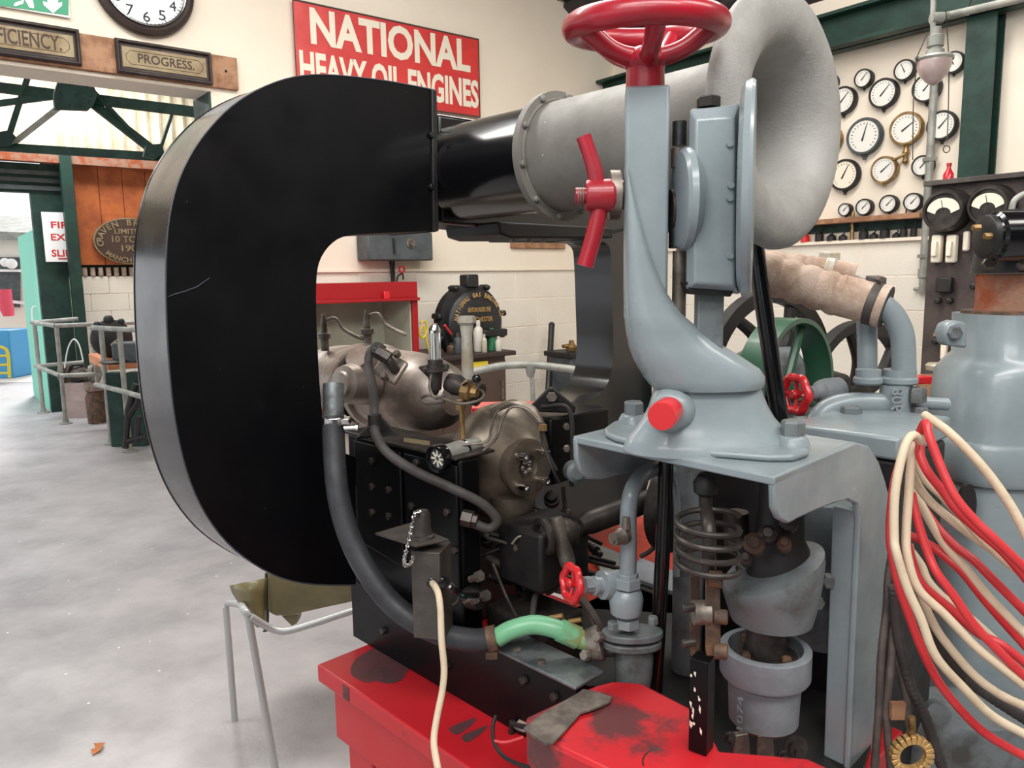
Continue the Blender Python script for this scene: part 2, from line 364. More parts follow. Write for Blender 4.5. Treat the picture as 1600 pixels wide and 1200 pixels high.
# ---- far bay beyond the opening ----
tA = t3(W3(57, 400)); zA = W3(30, 300).z; tP = t3(W3(114, 500))
zP = W3(160, 432).z; zC = W3(150, 262).z
bm = N(); prism(bm, [w3pt(tA, 0), w3pt(tP, 0), w3pt(tP, zC), w3pt(-8, zC), w3pt(-8, zA), w3pt(tA, zA)], -BD2*.12); obj('wall_back', bm, 'green_dark', kind='structure')
bm = N(); prism(bm, [w3pt(tP-.15, 0, -.3), w3pt(9, 0, -.3), w3pt(9, zC+.3, -.3), w3pt(tP-.15, zC+.3, -.3)], -BD2*.05); obj('wall_back', bm, 'green_dark', kind='structure')
bm = N()
for k in range(3):
    zz = W3(30, 268+k*12).z; prism(bm, [w3pt(-4, zz-.03, .0), w3pt(t3(W3(97, 280)), zz-.03, .0), w3pt(t3(W3(97, 280)), zz+.02, .0), w3pt(-4, zz+.02, .0)], BD2*.03)
obj('trim_7', bm, 'switch_gray', kind='structure')
bm = N(); prism(bm, [w3pt(tP, 0), w3pt(9, 0), w3pt(9, zP), w3pt(tP, zP)], -BD2*.25); wb = obj('wall_back', bm, 'wall', kind='structure')
blocks(wb, w3pt, tP, tP+2.3, .1, zP, .44, .22, BD2, BD1, -.012)
bm = N(); zk = W3(140, 240).z
prism(bm, [w3pt(-9, zk-.05), w3pt(9, zk-.05), w3pt(9, 6), w3pt(-9, 6)], -BD2*.03)
cw = obj('wall_back', bm, 'corrugated', kind='structure')
bm = N(); k = -5.0
while k < 4.0:
    lathe(bm, w3pt(k, zk-.05, .0), UP, [(0, .05), (2.6, .05)], 8); k += .15
obj('corrugation', bm, 'corrugated', cw, kind='stuff')
# orange board panel, its planks
bm = N(); a, b = t3(W3(118, 330)), t3(W3(330, 330)); z0, z1 = W3(160, 414).z, W3(160, 262).z
prism(bm, [w3pt(a, z0, .0), w3pt(b, z0, .0), w3pt(b, z1, .0), w3pt(a, z1, .0)], BD2*.02); wp = obj('trim_8', bm, 'wood_orange', kind='structure')
for k in range(6):
    w_ = (b-a)/6; bm = N(); prism(bm, [w3pt(a+k*w_+.004, z0, .02), w3pt(a+(k+1)*w_-.004, z0, .02), w3pt(a+(k+1)*w_-.004, z1, .02), w3pt(a+k*w_+.004, z1, .02)], BD2*.02); obj('plank', bm, 'wood_orange', wp)
# wavy sheet edge under the panel
bm = N(); s = a
while s < b:
    lathe(bm, w3pt(s+.04, W3(160, 431).z, .0), UP, [(0, .03), (W3(160, 418).z-W3(160, 431).z, .03)], 8); s += .09
obj('trim_9', bm, 'lagging', kind='structure')
# green column + beam under the truss
bm = N(); a, b = t3(W3(107, 400, .2)), t3(W3(125, 400, .2)); z1 = W3(110, 240, .2).z
prism(bm, [w3pt(a, 0, .1), w3pt(b, 0, .1), w3pt(b, z1, .1), w3pt(a, z1, .1)], BD2*.12); obj('trim_10', bm, 'green_steel', kind='structure')
bm = N(); z0, z1 = W3(200, 262, .2).z, W3(200, 243, .2).z
prism(bm, [w3pt(-9, z0, .05), w3pt(5, z0, .05), w3pt(5, z1, .05), w3pt(-9, z1, .05)], BD2*.15); obj('trim_11', bm, 'rusty_pipe', kind='structure')
# roof over the far bay
bm = N(); prism(bm, [w3pt(-9, 4.6, -.2), w3pt(9, 4.6, -.2), w3pt(9, 4.7, -.2), w3pt(-9, 4.7, -.2)], BD2*(3.6)); obj('ceiling', bm, 'roof', kind='structure')
bm = N(); d13 = (CORNER-W3O).dot(BD2)
prism(bm, [w1pt(.25, 0, -.25), w1pt(.25, 4.6, -.25), w1pt(.25, 4.6, -.25)+(-BD2*(d13-.3)), w1pt(.25, 0, -.25)+(-BD2*(d13-.3))], BD1*.15); obj('wall_inner', bm, 'block', kind='structure')
bm = N(); prism(bm, [w2pt(10.5, 0, -.2), w2pt(10.5, 0, 12), w2pt(10.5, 4.5, 12), w2pt(10.5, 4.5, -.2)], BD2*.2); obj('wall_front', bm, 'green_dark', kind='structure')
bm = N(); prism(bm, [P(318, 146, 5.5), P(352, 150, 5.5), P(352, 400, 5.5), P(318, 400, 5.5)], BD1*.2-BD2*.05); obj('trim_12', bm, 'green_steel', kind='structure')
# truss
YT = 8.0
tr = thing('roof_truss', P(110, 240, YT), 'dark green riveted steel truss across the opening below the wooden motto board', 'truss')
def bar(name, pts, wpx, m='green_steel', par=tr, Y=YT, th=.05):
    a, b = P(*pts[0], Y), P(*pts[1], Y); d = (b-a).normalized(); s = d.cross(BD2).normalized(); h = R(wpx, Y)/2
    bm = N(); box(bm, (a+b)/2, d*(b-a).length/2, s*h, BD2*th/2); return obj(name, bm, m, par)
bar('top_chord', [(-120, 122), (312, 176)], 15); bar('bottom_chord', [(-120, 222), (262, 246)], 12)
bar('brace', [(140, 158), (243, 238)], 13); bar('brace', [(136, 132), (236, 238)], 5); bar('brace', [(92, 168), (18, 226)], 8, 'rail'); bar('brace', [(46, 112), (12, 218)], 8)
bar('brace', [(-80, 172), (88, 150)], 9); bar('brace', [(268, 180), (248, 240)], 4); bar('brace', [(12, 218), (-80, 190)], 8)
bm = N(); prism(bm, px([(90, 124), (140, 130), (150, 150), (143, 168), (136, 174), (84, 172), (82, 150)], YT-.05), BD2*.09); g = obj('gusset', bm, 'green_dark', tr)
bm = N()
for x, y in ((95, 133), (108, 134), (122, 136), (134, 138), (92, 146), (92, 160), (108, 165), (124, 166), (138, 160), (142, 150), (118, 150)): ball(bm, P(x, y, YT-.1)+BD2*.02, .014, 8)
obj('rivets', bm, 'green_steel', g, kind='stuff')
bm = N(); prism(bm, px([(-5, 208), (14, 205), (24, 216), (16, 228), (-5, 230)], YT-.05), BD2*.07); obj('gusset', bm, 'green_dark', tr)
bm = N(); prism(bm, px([(226, 228), (250, 226), (254, 240), (240, 250), (222, 246)], YT-.05), BD2*.07); obj('gusset', bm, 'green_dark', tr)
# ---- outside ----
bm = N(); abox(bm, (-9, 19.5, -.02), 30, 14, .05); obj('pavement', bm, 'out_wall', kind='structure')
bm = N(); a = P(-260, 500, 15.5); b = P(53, 500, 15.5)
prism(bm, [V((a.x, a.y, 0)), V((b.x, b.y, 0)), V((b.x, b.y, P(40, 372, 15.5).z)), V((a.x, a.y, P(40, 366, 15.5).z))], V((-.2, .9, 0)))
sh = obj('garden_shed', bm, 'out_wall', label='pale shed with a lean-to roof outside the open doorway', cat='shed')
bm = N(); prism(bm, px([(-260, 372), (60, 376), (60, 364), (-260, 352)], 15.3), V((0, 1, .35))); obj('roof', bm, 'rail', sh)
bm = N(); prism(bm, px([(-60, 402), (30, 402), (30, 480), (-60, 480)], 15.45), V((0, .03, 0))); wd = obj('window_opening', bm, 'switch_gray', sh)
bm = N(); prism(bm, px([(-60, 420), (29, 421), (29, 425), (-60, 424)], 15.35), V((0, .08, 0))); obj('shelf', bm, 'white', wd)
bm = N(); prism(bm, px([(-60, 460), (38, 472), (38, 476), (-60, 464)], 15.3), V((0, .1, 0))); obj('shelf', bm, 'white', sh)
for k, (x, y, r) in enumerate(((8, 410, 7), (18, 412, 8))):
    bm = N(); ball(bm, P(x, y, 15.2), R(r, 15.2)); obj('plaster_head', bm, 'white', label=['leftmost white plaster lump on the shed shelf seen through the doorway', 'right-hand white plaster lump on the shed shelf seen through the doorway'][k], cat='ornament')
bm = N()
for r_ in range(6):
    for c_ in range(9):
        p = P(-20, 580, 14.6); x0 = p.x + c_*.24 + (.12 if r_ % 2 else 0); abox(bm, (x0, 14.6, .06+r_*.13), .23, .15, .12)
obj('low_brick_wall', bm, 'out_brick', label='low pale brick wall outside the doorway, below the shed window', cat='wall')
bm = N(); a = P(-40, 516, 13); b = P(13, 516, 13)
prism(bm, [V((a.x, 13, 0)), V((b.x, 13, 0)), V((b.x, 13, b.z)), V((a.x, 13, b.z))], V((0, .7, 0))); obj('blue_bin', bm, 'blue', label='blue bin outside the doorway behind a yellow trolley frame', cat='bin', bevel=.03)
th_ = thing('trolley_frame', P(8, 592, 12.8), 'yellow tubular trolley frame in front of the blue bin outside', 'trolley')
bm = N(); tube(bm, px([(-10, 542), (4, 543), (12, 552), (15, 590)], 12.8), .025, 8, 4); obj('rail', bm, 'yellow', th_)
for y in (556, 570, 583):
    bm = N(); tube(bm, px([(-10, y), (13, y)], 12.8), .02, 8); obj('rung', bm, 'yellow', th_)
bm = N(); rows = [(452, 0, 16), (470, -2, 18), (485, 2, 21), (494, 8, 20)]
loft(bm, [(y, a, b, 14.9, .12) for y, a, b in rows], Y_, 14, 2); obj('pink_cloth', bm, 'pink_cloth', label='pink cloth hanging outside on the shed wall', cat='cloth')
bm = N(); a = P(86, 634, 9.62); b = P(58, 600, 11.0)
prism(bm, [V((a.x, a.y, 0)), V((b.x, b.y, 0)), V((b.x, b.y, 2.25)), V((a.x, a.y, 2.25))], V((-.05, -.02, 0))); dr = obj('door_1', bm, 'teal', kind='structure')
bm = N(); q = a.lerp(b, .25); tube(bm, [V((q.x-.04, q.y, 1.0)), V((q.x-.09, q.y-.03, 1.02)), V((q.x-.09, q.y-.03, 1.28)), V((q.x-.04, q.y, 1.3))], .016, 8, 3); obj('door_handle', bm, 'white', dr)
# ================= WALL THINGS, LEFT WALL =================
def panel(bm, W, tl, br, ex, off, th, nrm):
    p, q = W(*tl, off), W(*br, off); w_ = (q-p).dot(ex); h_ = (p.z-q.z)
    prism(bm, [p, p+ex*w_, p+ex*w_-UP*h_, p-UP*h_], -nrm*th); return p, p+ex*w_-UP*h_
# enamel sign
bm = N(); tl, br = panel(bm, W1, (457, -1), (750, 183), BD1, .035, .012, BD2)
sg = obj('enamel_sign', bm, 'sign_red', label='red and cream enamel sign reading NATIONAL HEAVY OIL ENGINES on the cream wall', cat='sign', bevel=.02, seg=3)
bm = N(); tube(bm, [tl, tl+BD1*((br-tl).dot(BD1)), br, br-BD1*((br-tl).dot(BD1))], .006, 6, closed=True); obj('chipped_edge', bm, 'sign_edge', sg)
text('lettering', 'NATIONAL', W1(483, 10, .036), W1(735, 114, .036), BD1, UP, BD2, 'sign_cream', sg, depth=.001, font_off=.035)
text('lettering', 'HEAVY OIL ENGINES', W1(467, 77, .036), W1(748, 170, .036), BD1, UP, BD2, 'sign_cream', sg, depth=.001, font_off=.035)
# motto board
bm = N(); panel(bm, W1, (-90, 17), (373, 141), BD1, .03, .03, BD2)
obj('motto_board', bm, 'wood', label='long wooden backing board over the opening, carrying the two motto plaques', cat='board', bevel=.003)
def plaque(tl, br, s, lab, itl, ibr):
    p, q = W1(*tl, .03), W1(*br, .03); w_ = (q-p).dot(BD1); h_ = p.z-q.z; c = (p + (p+BD1*w_-UP*h_))/2
    t = thing('motto_plaque', c-UP*h_/2, lab, 'plaque', 'brass motto plaques on the wooden board')
    bm = N(); rs = []
    for f, o in ((1, 0), (1, .022), (.965, .03), (.93, .03), (.9, .014), (.5, .012)):
        hx = w_/2-(1-f)*h_*1.1; hz = h_/2-(1-f)*h_*1.1
        if f == .5: hx, hz = w_/2-.1*h_*1.3, h_/2-.1*h_*1.3
        rs.append([c+BD1*sx*hx+UP*sz*hz+BD2*o for sx, sz in ((-1, -1), (1, -1), (1, 1), (-1, 1))])
    rings(bm, rs); obj('frame', bm, 'wood_dark', t, smooth=20)
    hx, hz = w_/2-.17*h_, h_/2-.2*h_
    bm = N(); prism(bm, [c+BD1*sx*hx+UP*sz*hz+BD2*.013 for sx, sz in ((-1, -1), (1, -1), (1, 1), (-1, 1))], BD2*.004); bp = obj('brass_plate', bm, 'brass_plate', t)
    hx -= .02; hz -= .018; k = .035
    k = .022; bm = N(); tube(bm, [c+BD1*(a*hx-da*k)+UP*(b*hz-db*k)+BD2*.0175 for a, b, da, db in ((-1, -1, 0, -1), (-1, -1, -1, 0), (1, -1, 1, 0), (1, -1, 0, -1), (1, 1, 0, 1), (1, 1, 1, 0), (-1, 1, -1, 0), (-1, 1, 0, 1))], .0014, 4, closed=True); obj('engraved_border', bm, 'ink_brown', bp)
    text('lettering', s, W1(*itl, .048), W1(*ibr, .048), BD1, UP, BD2, 'ink_brown', bp, depth=.001, font_off=.01)
    return t
plaque((178, 60), (331, 134), 'PROGRESS.', 'dark framed brass plaque reading PROGRESS on the wooden board, under the clock', (215, 83), (304, 110))
plaque((-62, 18), (127, 104), 'EFFICIENCY.', 'dark framed brass plaque reading EFFICIENCY on the wooden board, cut off by the left edge', (-30, 37), (97, 80))
bm = N(); p = W1(353, 111, .031); lathe(bm, p, BD2, [(0, .008), (.004, .007), (.006, .003)], 10); obj('screw_head', bm, 'ink', label='dark screw head near the right end of the wooden motto board', cat='screw')
# clock
cc = W1(224, -22, .02); Rc = (W1(302, -10, .02)-cc).dot(BD1)
t = thing('wall_clock', cc-UP*Rc, 'round wall clock with dark wooden rim and white dial above the PROGRESS plaque', 'clock')
bm = N(); lathe(bm, cc-BD2*.02, BD2, [(0, Rc*.97), (.03, Rc), (.05, Rc*.97), (.06, Rc*.9), (.05, Rc*.84), (.03, Rc*.82), (.03, .0)], 56); obj('rim', bm, 'wood_dark', t)
bm = N(); torus(bm, cc+BD2*.033, BD2, Rc*.80, .006, 56, 8); obj('inner_ring', bm, 'chrome', t)
bm = N(); lathe(bm, cc+BD2*.012, BD2, [(0, Rc*.8), (.004, Rc*.8), (.004, 0)], 48); di = obj('dial', bm, 'dial_blue', t)
for h in range(1, 13):
    a = PI/2 - h*PI/6; q = cc + BD1*math.cos(a)*Rc*.62 + UP*math.sin(a)*Rc*.62 + BD2*.017; s = Rc*.085*(1.4 if h > 9 else .8)
    text('numeral', str(h), q-BD1*s+UP*Rc*.1, q+BD1*s-UP*Rc*.1, BD1, UP, BD2, 'ink', di, depth=.001)
bm = N()
for k in range(60):
    a = k*PI/30; l = .06 if k % 5 == 0 else .035; q = cc+BD2*.017; e = BD1*math.cos(a)+UP*math.sin(a); s = BD1*-math.sin(a)+UP*math.cos(a)
    box(bm, q+e*Rc*.755, e*Rc*l/2, s*(.0022 if k % 5 == 0 else .0012), BD2*.0006)
obj('minute_marks', bm, 'ink', di, kind='stuff')
for ln, wd_, an in ((.5, .012, 2.0), (.68, .008, .7)):
    e = BD1*math.cos(an)+UP*math.sin(an); s = BD1*-math.sin(an)+UP*math.cos(an); bm = N(); box(bm, cc+BD2*.022+e*Rc*ln/2, e*Rc*ln/2, s*wd_/2, BD2*.001); obj('hand', bm, 'ink', t)
# exit sign
bm = N(); tl, br = panel(bm, W1, (-110, -60), (110, 28), BD1, .02, .01, BD2); ex = obj('exit_sign', bm, 'white', label='green and white emergency exit sign at the top left corner', cat='sign')
bm = N(); prism(bm, [W1(-105, -55, .021), W1(107, -48, .021), W1(107, 24, .021), W1(-105, -6, .021)], BD2*.002); obj('green_field', bm, 'exit_green', ex)
bm = N(); prism(bm, [W1(*q, .024) for q in ((67, 2), (74, 4), (75, -40), (90, -37), (91, 5), (97, 3), (97, 9), (83, 21), (68, 8))], BD2*.002); obj('arrow', bm, 'white', ex)
bm = N(); prism(bm, [W1(*q, .024) for q in ((21, 8), (24, 4), (34, 1), (33, -20), (46, -20), (53, 8), (53, 13), (46, 12), (38, -2), (36, 6), (24, 10))], BD2*.002); obj('running_figure', bm, 'white', ex)
# switch box under the duct
p, q = W1(555, 363, .0), W1(657, 408, .0); w_ = (q-p).dot(BD1)
t = thing('switch_box', W1(606, 408), 'dark grey electrical switch box on the wall above the red cabinet', 'switch')
bm = N(); c = (p+(p+BD1*w_+UP*(q.z-p.z)))/2; box(bm, c+BD2*.09, BD1*w_/2, UP*(p.z-q.z)/2, BD2*.08); obj('body', bm, 'switch_gray', t, bevel=.01)
bm = N(); lathe(bm, W1(641, 380, .165), BD2, [(0, .035), (.01, .035), (.012, .02), (.03, .018)], 20); obj('dial_knob', bm, 'dull_metal', t)
bm = N(); tube(bm, [W1(615, 372, .18), W1(617, 396, .18)], .008, 8); obj('lever', bm, 'black_metal', t)
bm = N(); tube(bm, [W1(610, 408, .05), W1(613, 438, .05), W1(614, 470, .05)], .01, 8); tube(bm, [W1(615, 408, .05), W1(616, 450, .05)], .008, 8); obj('cables', bm, 'black_metal', t)
t = thing('red_padlock_tag', W1(627, 436, .06), 'small red ring tag hanging under the grey switch box', 'tag')
bm = N(); torus(bm, W1(628, 421, .08), BD2, .02, .007, 20, 6); obj('ring', bm, 'red_bright', t)
bm = N(); tube(bm, [W1(620, 440, .08), W1(622, 431, .08), W1(629, 428, .08), W1(630, 437, .08)], .006, 6, 3); obj('shackle', bm, 'black_metal', t)
# plaque by the horn
bm = N(); p = W1(800, 372, .03); q = W1(884, 389, .03); w_ = (q-p).dot(BD1); prism(bm, [p, p+BD1*w_, p+BD1*w_-UP*(p.z-q.z), p-UP*(p.z-q.z)], -BD2*.03)
obj('wooden_shelf_board', bm, 'wood', label='short brown wooden board on the wall below the black duct', cat='board', bevel=.008)
# red cabinet
YC = .42
def c1(x, y, off=YC): return W1(x, y, off)
t = thing('red_cabinet', c1(600, 545), 'open red steel cabinet with cream inside, standing against the wall', 'cabinet')
p, q = c1(440, 447), c1(652, 447); ww = (q-p).dot(BD1); zt, zb_ = c1(600, 441).z, c1(600, 640).z
def cb(t0, t1_, z0, z1, o0, o1, name, m):
    bm = N(); prism(bm, [p*1+BD1*t0+UP*(z0-p.z)-BD2*(YC-o0), p+BD1*t1_+UP*(z0-p.z)-BD2*(YC-o0), p+BD1*t1_+UP*(z1-p.z)-BD2*(YC-o0), p+BD1*t0+UP*(z1-p.z)-BD2*(YC-o0)], BD2*(o1-o0)); return obj(name, bm, m, t, bevel=.003)
cb(0, ww, zt-.10, zt, .02, YC, 'top', 'red_cab'); cb(ww-.04, ww, zb_, zt-.1, .02, YC, 'side_panel', 'red_cab'); cb(0, .04, zb_, zt-.1, .02, YC, 'side_panel', 'red_cab')
cb(.04, ww-.04, zb_, zt-.1, .02, .05, 'back_panel', 'cab_in'); cb(0, ww, zt-.12, zt-.1, .05, YC+.03, 'front_lip', 'red_cab'); cb(.04, ww-.04, zb_, zb_+.02, .05, YC, 'floor_panel', 'red_cab')
cb(ww-.05, ww-.04, zb_, zt-.12, .05, YC-.02, 'inner_lining', 'cab_in')
bm = N(); box(bm, c1(604, 463, YC+.02), BD1*.02, UP*.03, BD2*.008); obj('latch', bm, 'red_bright', t, bevel=.004)
# iron cover on the bench
cv = W1(741, 505, .42); Rv = R(61, 5.2)
t = thing('cast_iron_cover', cv-UP*Rv, 'big black round cast iron engine cover with gold lettering, standing on the brown bench', 'engine cover')
bm = N(); lathe(bm, cv-BD2*.1, BD2, [(0, Rv), (.06, Rv*1.0), (.075, Rv*.97), (.08, Rv*.88), (.12, Rv*.84), (.15, Rv*.7), (.16, Rv*.3), (.16, 0)], 48); bd = obj('dished_disc', bm, 'black_iron', t)
for an in (90, 118, 62, 168, 12, 200, -20):
    e = BD1*math.cos(math.radians(an))+UP*math.sin(math.radians(an)); s = BD1*-math.sin(math.radians(an))+UP*math.cos(math.radians(an)); bm = N()
    k = .045 if an == 90 else .018; box(bm, cv+e*(Rv+k*.5)-BD2*.05, e*k, s*k*1.1, BD2*.05); obj('lug', bm, 'black_iron', t, bevel=.012)
letters_arc('lettering', 'NATIONAL GAS ENGINE CO', cv+BD2*.062, Rv*.74, Rv*.74, math.radians(172), math.radians(12), .03, BD1, UP, BD2, 'gold', bd)
text('lettering', 'ASHTON UNDER LYNE', cv+BD2*.062-BD1*Rv*.36+UP*Rv*.42, cv+BD2*.062+BD1*Rv*.36+UP*Rv*.3, BD1, UP, BD2, 'gold', bd)
text('lettering', 'MANCHESTER', cv+BD2*.062-BD1*Rv*.42+UP*Rv*.17, cv+BD2*.062+BD1*Rv*.42+UP*Rv*.05, BD1, UP, BD2, 'gold', bd)
bm = N(); box(bm, cv+BD2*.1+BD1*.09-UP*Rv*.25, BD1*.1, UP*.025, BD2*.03); obj('boss', bm, 'black_iron', t, bevel=.01)
# bench cabinet
bz = W1(760, 551, .6).z
t = thing('bench_cabinet', V((W1(750, 551, .5).x, W1(750, 551, .5).y, 0)), 'dark brown bench cabinet with a yellow label, under the iron cover', 'cabinet')
bm = N(); a, b = t1(W1(690, 551, .6)), t1(W1(792, 551, .6)); prism(bm, [w1pt(a, .05, .08), w1pt(b, .05, .08), w1pt(b, bz-.03, .08), w1pt(a, bz-.03, .08)], BD2*.5); obj('body', bm, 'brown_cabinet', t, bevel=.004)
bm = N(); prism(bm, [w1pt(a-.05, bz-.03, .05), w1pt(b+.06, bz-.03, .05), w1pt(b+.06, bz, .05), w1pt(a-.05, bz, .05)], BD2*.58); obj('worktop', bm, 'wood_dark', t, bevel=.006)
m_ = (a+b)/2
for a_, b_ in ((a+.01, m_-.004), (m_+.004, b-.01)):
    bm = N(); prism(bm, [w1pt(a_, .12, .582), w1pt(b_, .12, .582), w1pt(b_, bz-.06, .582), w1pt(a_, bz-.06, .582)], BD2*.015); d_ = obj('door', bm, 'brown_cabinet', t, bevel=.003)
    bm = N(); tube(bm, [w1pt(b_-.05, bz-.2, .6), w1pt(b_-.05, bz-.2, .63), w1pt(b_-.05, bz-.32, .63), w1pt(b_-.05, bz-.32, .6)], .006, 6); obj('handle', bm, 'dull_metal', d_)
bm = N(); prism(bm, [W1(738, 566, .6), W1(762, 564, .6), W1(762, 572, .6), W1(738, 575, .6)], BD2*.003); obj('label', bm, 'yellow', t, label='yellow label')
def bottle(name, x, y0, y1, rpx, m, lab, cat_, mc=None, off=.5, group=None):
    base = W1(x, y0, off); base.z = bz+.001; Yb = base.y; h = (y0-y1)*Yb/F; r = R(rpx, Yb)
    o = thing(name, base, lab, cat_, group)
    bm = N(); lathe(bm, base, UP, [(0, r*.92), (.005, r), (h*.62, r), (h*.74, r*.8), (h*.8, r*.4), (h*.86, r*.38)], 20); obj('body', bm, m, o)
    bm = N(); lathe(bm, base+UP*h*.86, UP, [(0, r*.45), (h*.13, r*.42), (h*.14, r*.2)], 16); obj('cap', bm, mc or m, o)
bottle('plastic_bottle', 748, 552, 503, 8, 'bottle_white', 'tall off-white plastic bottle on the brown bench, left of the green one', 'bottle')
bottle('green_bottle', 769, 554, 519, 7.5, 'green_bottle', 'squat green bottle on the brown bench in front of the iron cover', 'bottle')
bottle('oil_bottle', 757, 556, 527, 4.5, 'pale_metal', 'small pale nozzle bottle between the white and green bottles', 'bottle', off=.58)
bottle('oil_bottle', 779, 551, 528, 5, 'bottle_white', 'small white bottle at the right end of the brown bench', 'bottle', off=.57)
bottle('grease_tin', 716, 556, 524, 7, 'switch_gray', 'dark grey tin on the brown bench left of the pale standpipe', 'tin', 'rust')
bottle('grease_tin', 706, 552, 536, 8, 'rust', 'low rusty tin on the brown bench, leftmost of the containers', 'tin', 'dark_steel', off=.45)
t = thing('screwdriver', W1(700, 520, .45), 'thin red-handled screwdriver leaning on the iron cover', 'screwdriver')
bm = N(); tube(bm, [W1(695, 508, .62), W1(705, 522, .58)], .008, 8); obj('handle', bm, 'red_bright', t)
bm = N(); tube(bm, [W1(705, 522, .58), W1(712, 536, .52)], .004, 6); obj('blade', bm, 'chrome', t)
bm = N(); tube(bm, [W1(656, 505, .35), W1(664, 502, .35), W1(668, 515, .35), W1(661, 528, .35), W1(655, 520, .35), W1(662, 510, .35), W1(667, 535, .35), W1(672, 552, .35)], .007, 6, 4)
obj('yellow_cord', bm, 'yellow', label='looped yellow cord beside the red cabinet frame', cat='cord')
# pry bar and little machine by the wall
bm = N(); a, b = W1(862, 508, .12), W1(855, 640, .35); tube(bm, [a, b], .024, 10, ); ball(bm, a, .026, 12)
obj('iron_bar', bm, 'black_iron', label='long black iron lever bar leaning on the block wall', cat='bar')
t = thing('bench_vice_machine', W1(890, 640, .35), 'dark grey machine box with a brass cock, beside the leaning iron bar', 'machine')
bm = N(); box(bm, W1(893, 592, .35), BD1*.13, UP*.2, BD2*.14); obj('body', bm, 'switch_gray', t, bevel=.02)
bm = N(); box(bm, W1(893, 552, .35), BD1*.15, UP*.02, BD2*.16); obj('lid', bm, 'black_metal', t, bevel=.008)
bm = N(); lathe(bm, W1(893, 548, .4), UP, [(0, .04), (.03, .045), (.06, .02), (.08, .02)], 14); lathe(bm, W1(893, 540, .4), -BD1, [(0, .018), (.09, .014)], 10); obj('brass_cock', bm, 'brass', t)
# guard rail of thin pipe behind the engine
t = thing('guard_rail', P(838, 640, 4.2), 'grey tubular guard rail curving behind the engine, seen through the duct loop', 'railing')
bm = N(); tube(bm, px([(735, 582), (760, 576), (790, 571), (830, 570), (870, 574), (915, 580), (960, 590)], 4.2), .021, 12, 4); obj('top_rail', bm, 'rail', t)
bm = N(); tube(bm, px([(829, 572), (832, 600), (835, 700)], 4.2), .014, 10); obj('post', bm, 'rail', t)
bm = N(); lathe(bm, P(829, 580, 4.2)-X_*.0, UP, [(-.03, .018), (0, .026), (.03, .028)], 12); obj('post_socket', bm, 'rail', t)
# ================= RIGHT WALL =================
def gauge(x, y, r, needle, lab, case='black_metal', dial='dial', big=True):
    c = W2(x+2, y, 0.0); Y = c.y; Rr = R(r, Y)*1.09; nrm = -BD1
    t = thing('pressure_gauge', c-UP*Rr, lab, 'gauge', 'pressure gauges on the right wall')
    bm = N(); lathe(bm, c, nrm, [(0.0, Rr*.96), (.015, Rr), (.045, Rr), (.052, Rr*.97), (.052, Rr*.86), (.044, Rr*.84), (.044, 0)], 36); obj('case', bm, case, t)
    bm = N(); lathe(bm, c+nrm*.0445, nrm, [(0, Rr*.84), (.001, Rr*.84), (.001, 0)], 36); d = obj('dial', bm, dial, t)
    e = BD2*math.cos(needle)+UP*math.sin(needle); s = BD2*-math.sin(needle)+UP*math.cos(needle)
    bm = N(); prism(bm, [c+nrm*.049-e*Rr*.25+s*Rr*.05, c+nrm*.049-e*Rr*.25-s*Rr*.05, c+nrm*.049+e*Rr*.7-s*.001, c+nrm*.049+e*Rr*.7+s*.001], nrm*.001); obj('needle', bm, 'ink', t)
    bm = N()
    for k in range(19):
        a = math.radians(-50+k*280/18); q = BD2*math.cos(a)+UP*math.sin(a); v = BD2*-math.sin(a)+UP*math.cos(a); box(bm, c+nrm*.0462+q*Rr*.68, q*Rr*.05, v*Rr*.018, nrm*.0003)
    obj('scale_marks', bm, 'ink', d, kind='stuff')
    bm = N(); lathe(bm, c-UP*Rr*.95+nrm*.02, -UP, [(0, Rr*.16), (Rr*.12, Rr*.16), (Rr*.14, Rr*.1), (Rr*.28, Rr*.1)], 10); obj('stem', bm, case, t)
    return t, c, Rr
a45 = .85
gauge(1320, 158, 18.5, a45, 'black-rimmed gauge next to the horn edge, left of the larger second-row gauge')
gauge(1352, 124, 12.5, a45, 'small gauge highest on the left of the wall display')
gauge(1383, 147, 20, a45, 'grey-dial black gauge between the small top gauge and the lamp')
gauge(1416, 111, 14, 2, 'small black gauge just left of the hanging lamp')
gauge(1450, 139, 19, a45, 'gauge hidden behind the conduit just below the lamp')
gauge(1492, 99, 14.5, 2, 'top right gauge, part hidden by the green column')
gauge(1353, 214, 25, 1.3, 'largest gauge of the display, with white dial and grey rim', 'switch_gray')
t, c, r = gauge(1418, 202, 22.5, .6, 'brass-rimmed gauge with a brass drain cock beneath', 'brass')
bm = N(); lathe(bm, c-UP*r*1.1-BD1*.02, -UP, [(0, .012), (.03, .02), (.05, .012), (.08, .018), (.1, .008)], 12); tube(bm, [c-UP*(r*1.1+.04)-BD1*.03, c-UP*(r*1.1+.07)-BD1*.05-BD2*.06], .009, 8); obj('drain_cock', bm, 'brass', t)
gauge(1474, 197, 20, a45, 'black gauge between the conduit and the green column')
gauge(1322, 274, 21.5, 1.1, 'cream-dial black gauge low beside the horn mouth', dial='porcelain')
gauge(1384, 266, 18.5, .7, 'white-dial gauge with a brown rim, third row centre', 'brass')
gauge(1444, 260, 14.5, a45, 'small gauge behind the conduit, lowest above the shelf row')
gauge(1297, 131, 13, .7, 'gauge mostly hidden by the upper edge of the horn')
gauge(1297, 220, 19, .7, 'brass gauge mostly hidden by the middle of the horn edge', 'brass')
gauge(1323, 328, 9, .8, 'smallest gauge, first of the row standing over the shelf')
gauge(1353, 324, 11.5, .8, 'second gauge of the row over the shelf')
gauge(1391, 319, 12.5, .8, 'third gauge of the row over the shelf, left of the last')
gauge(1429, 316, 12.5, .8, 'last gauge of the shelf row, beside the conduit')
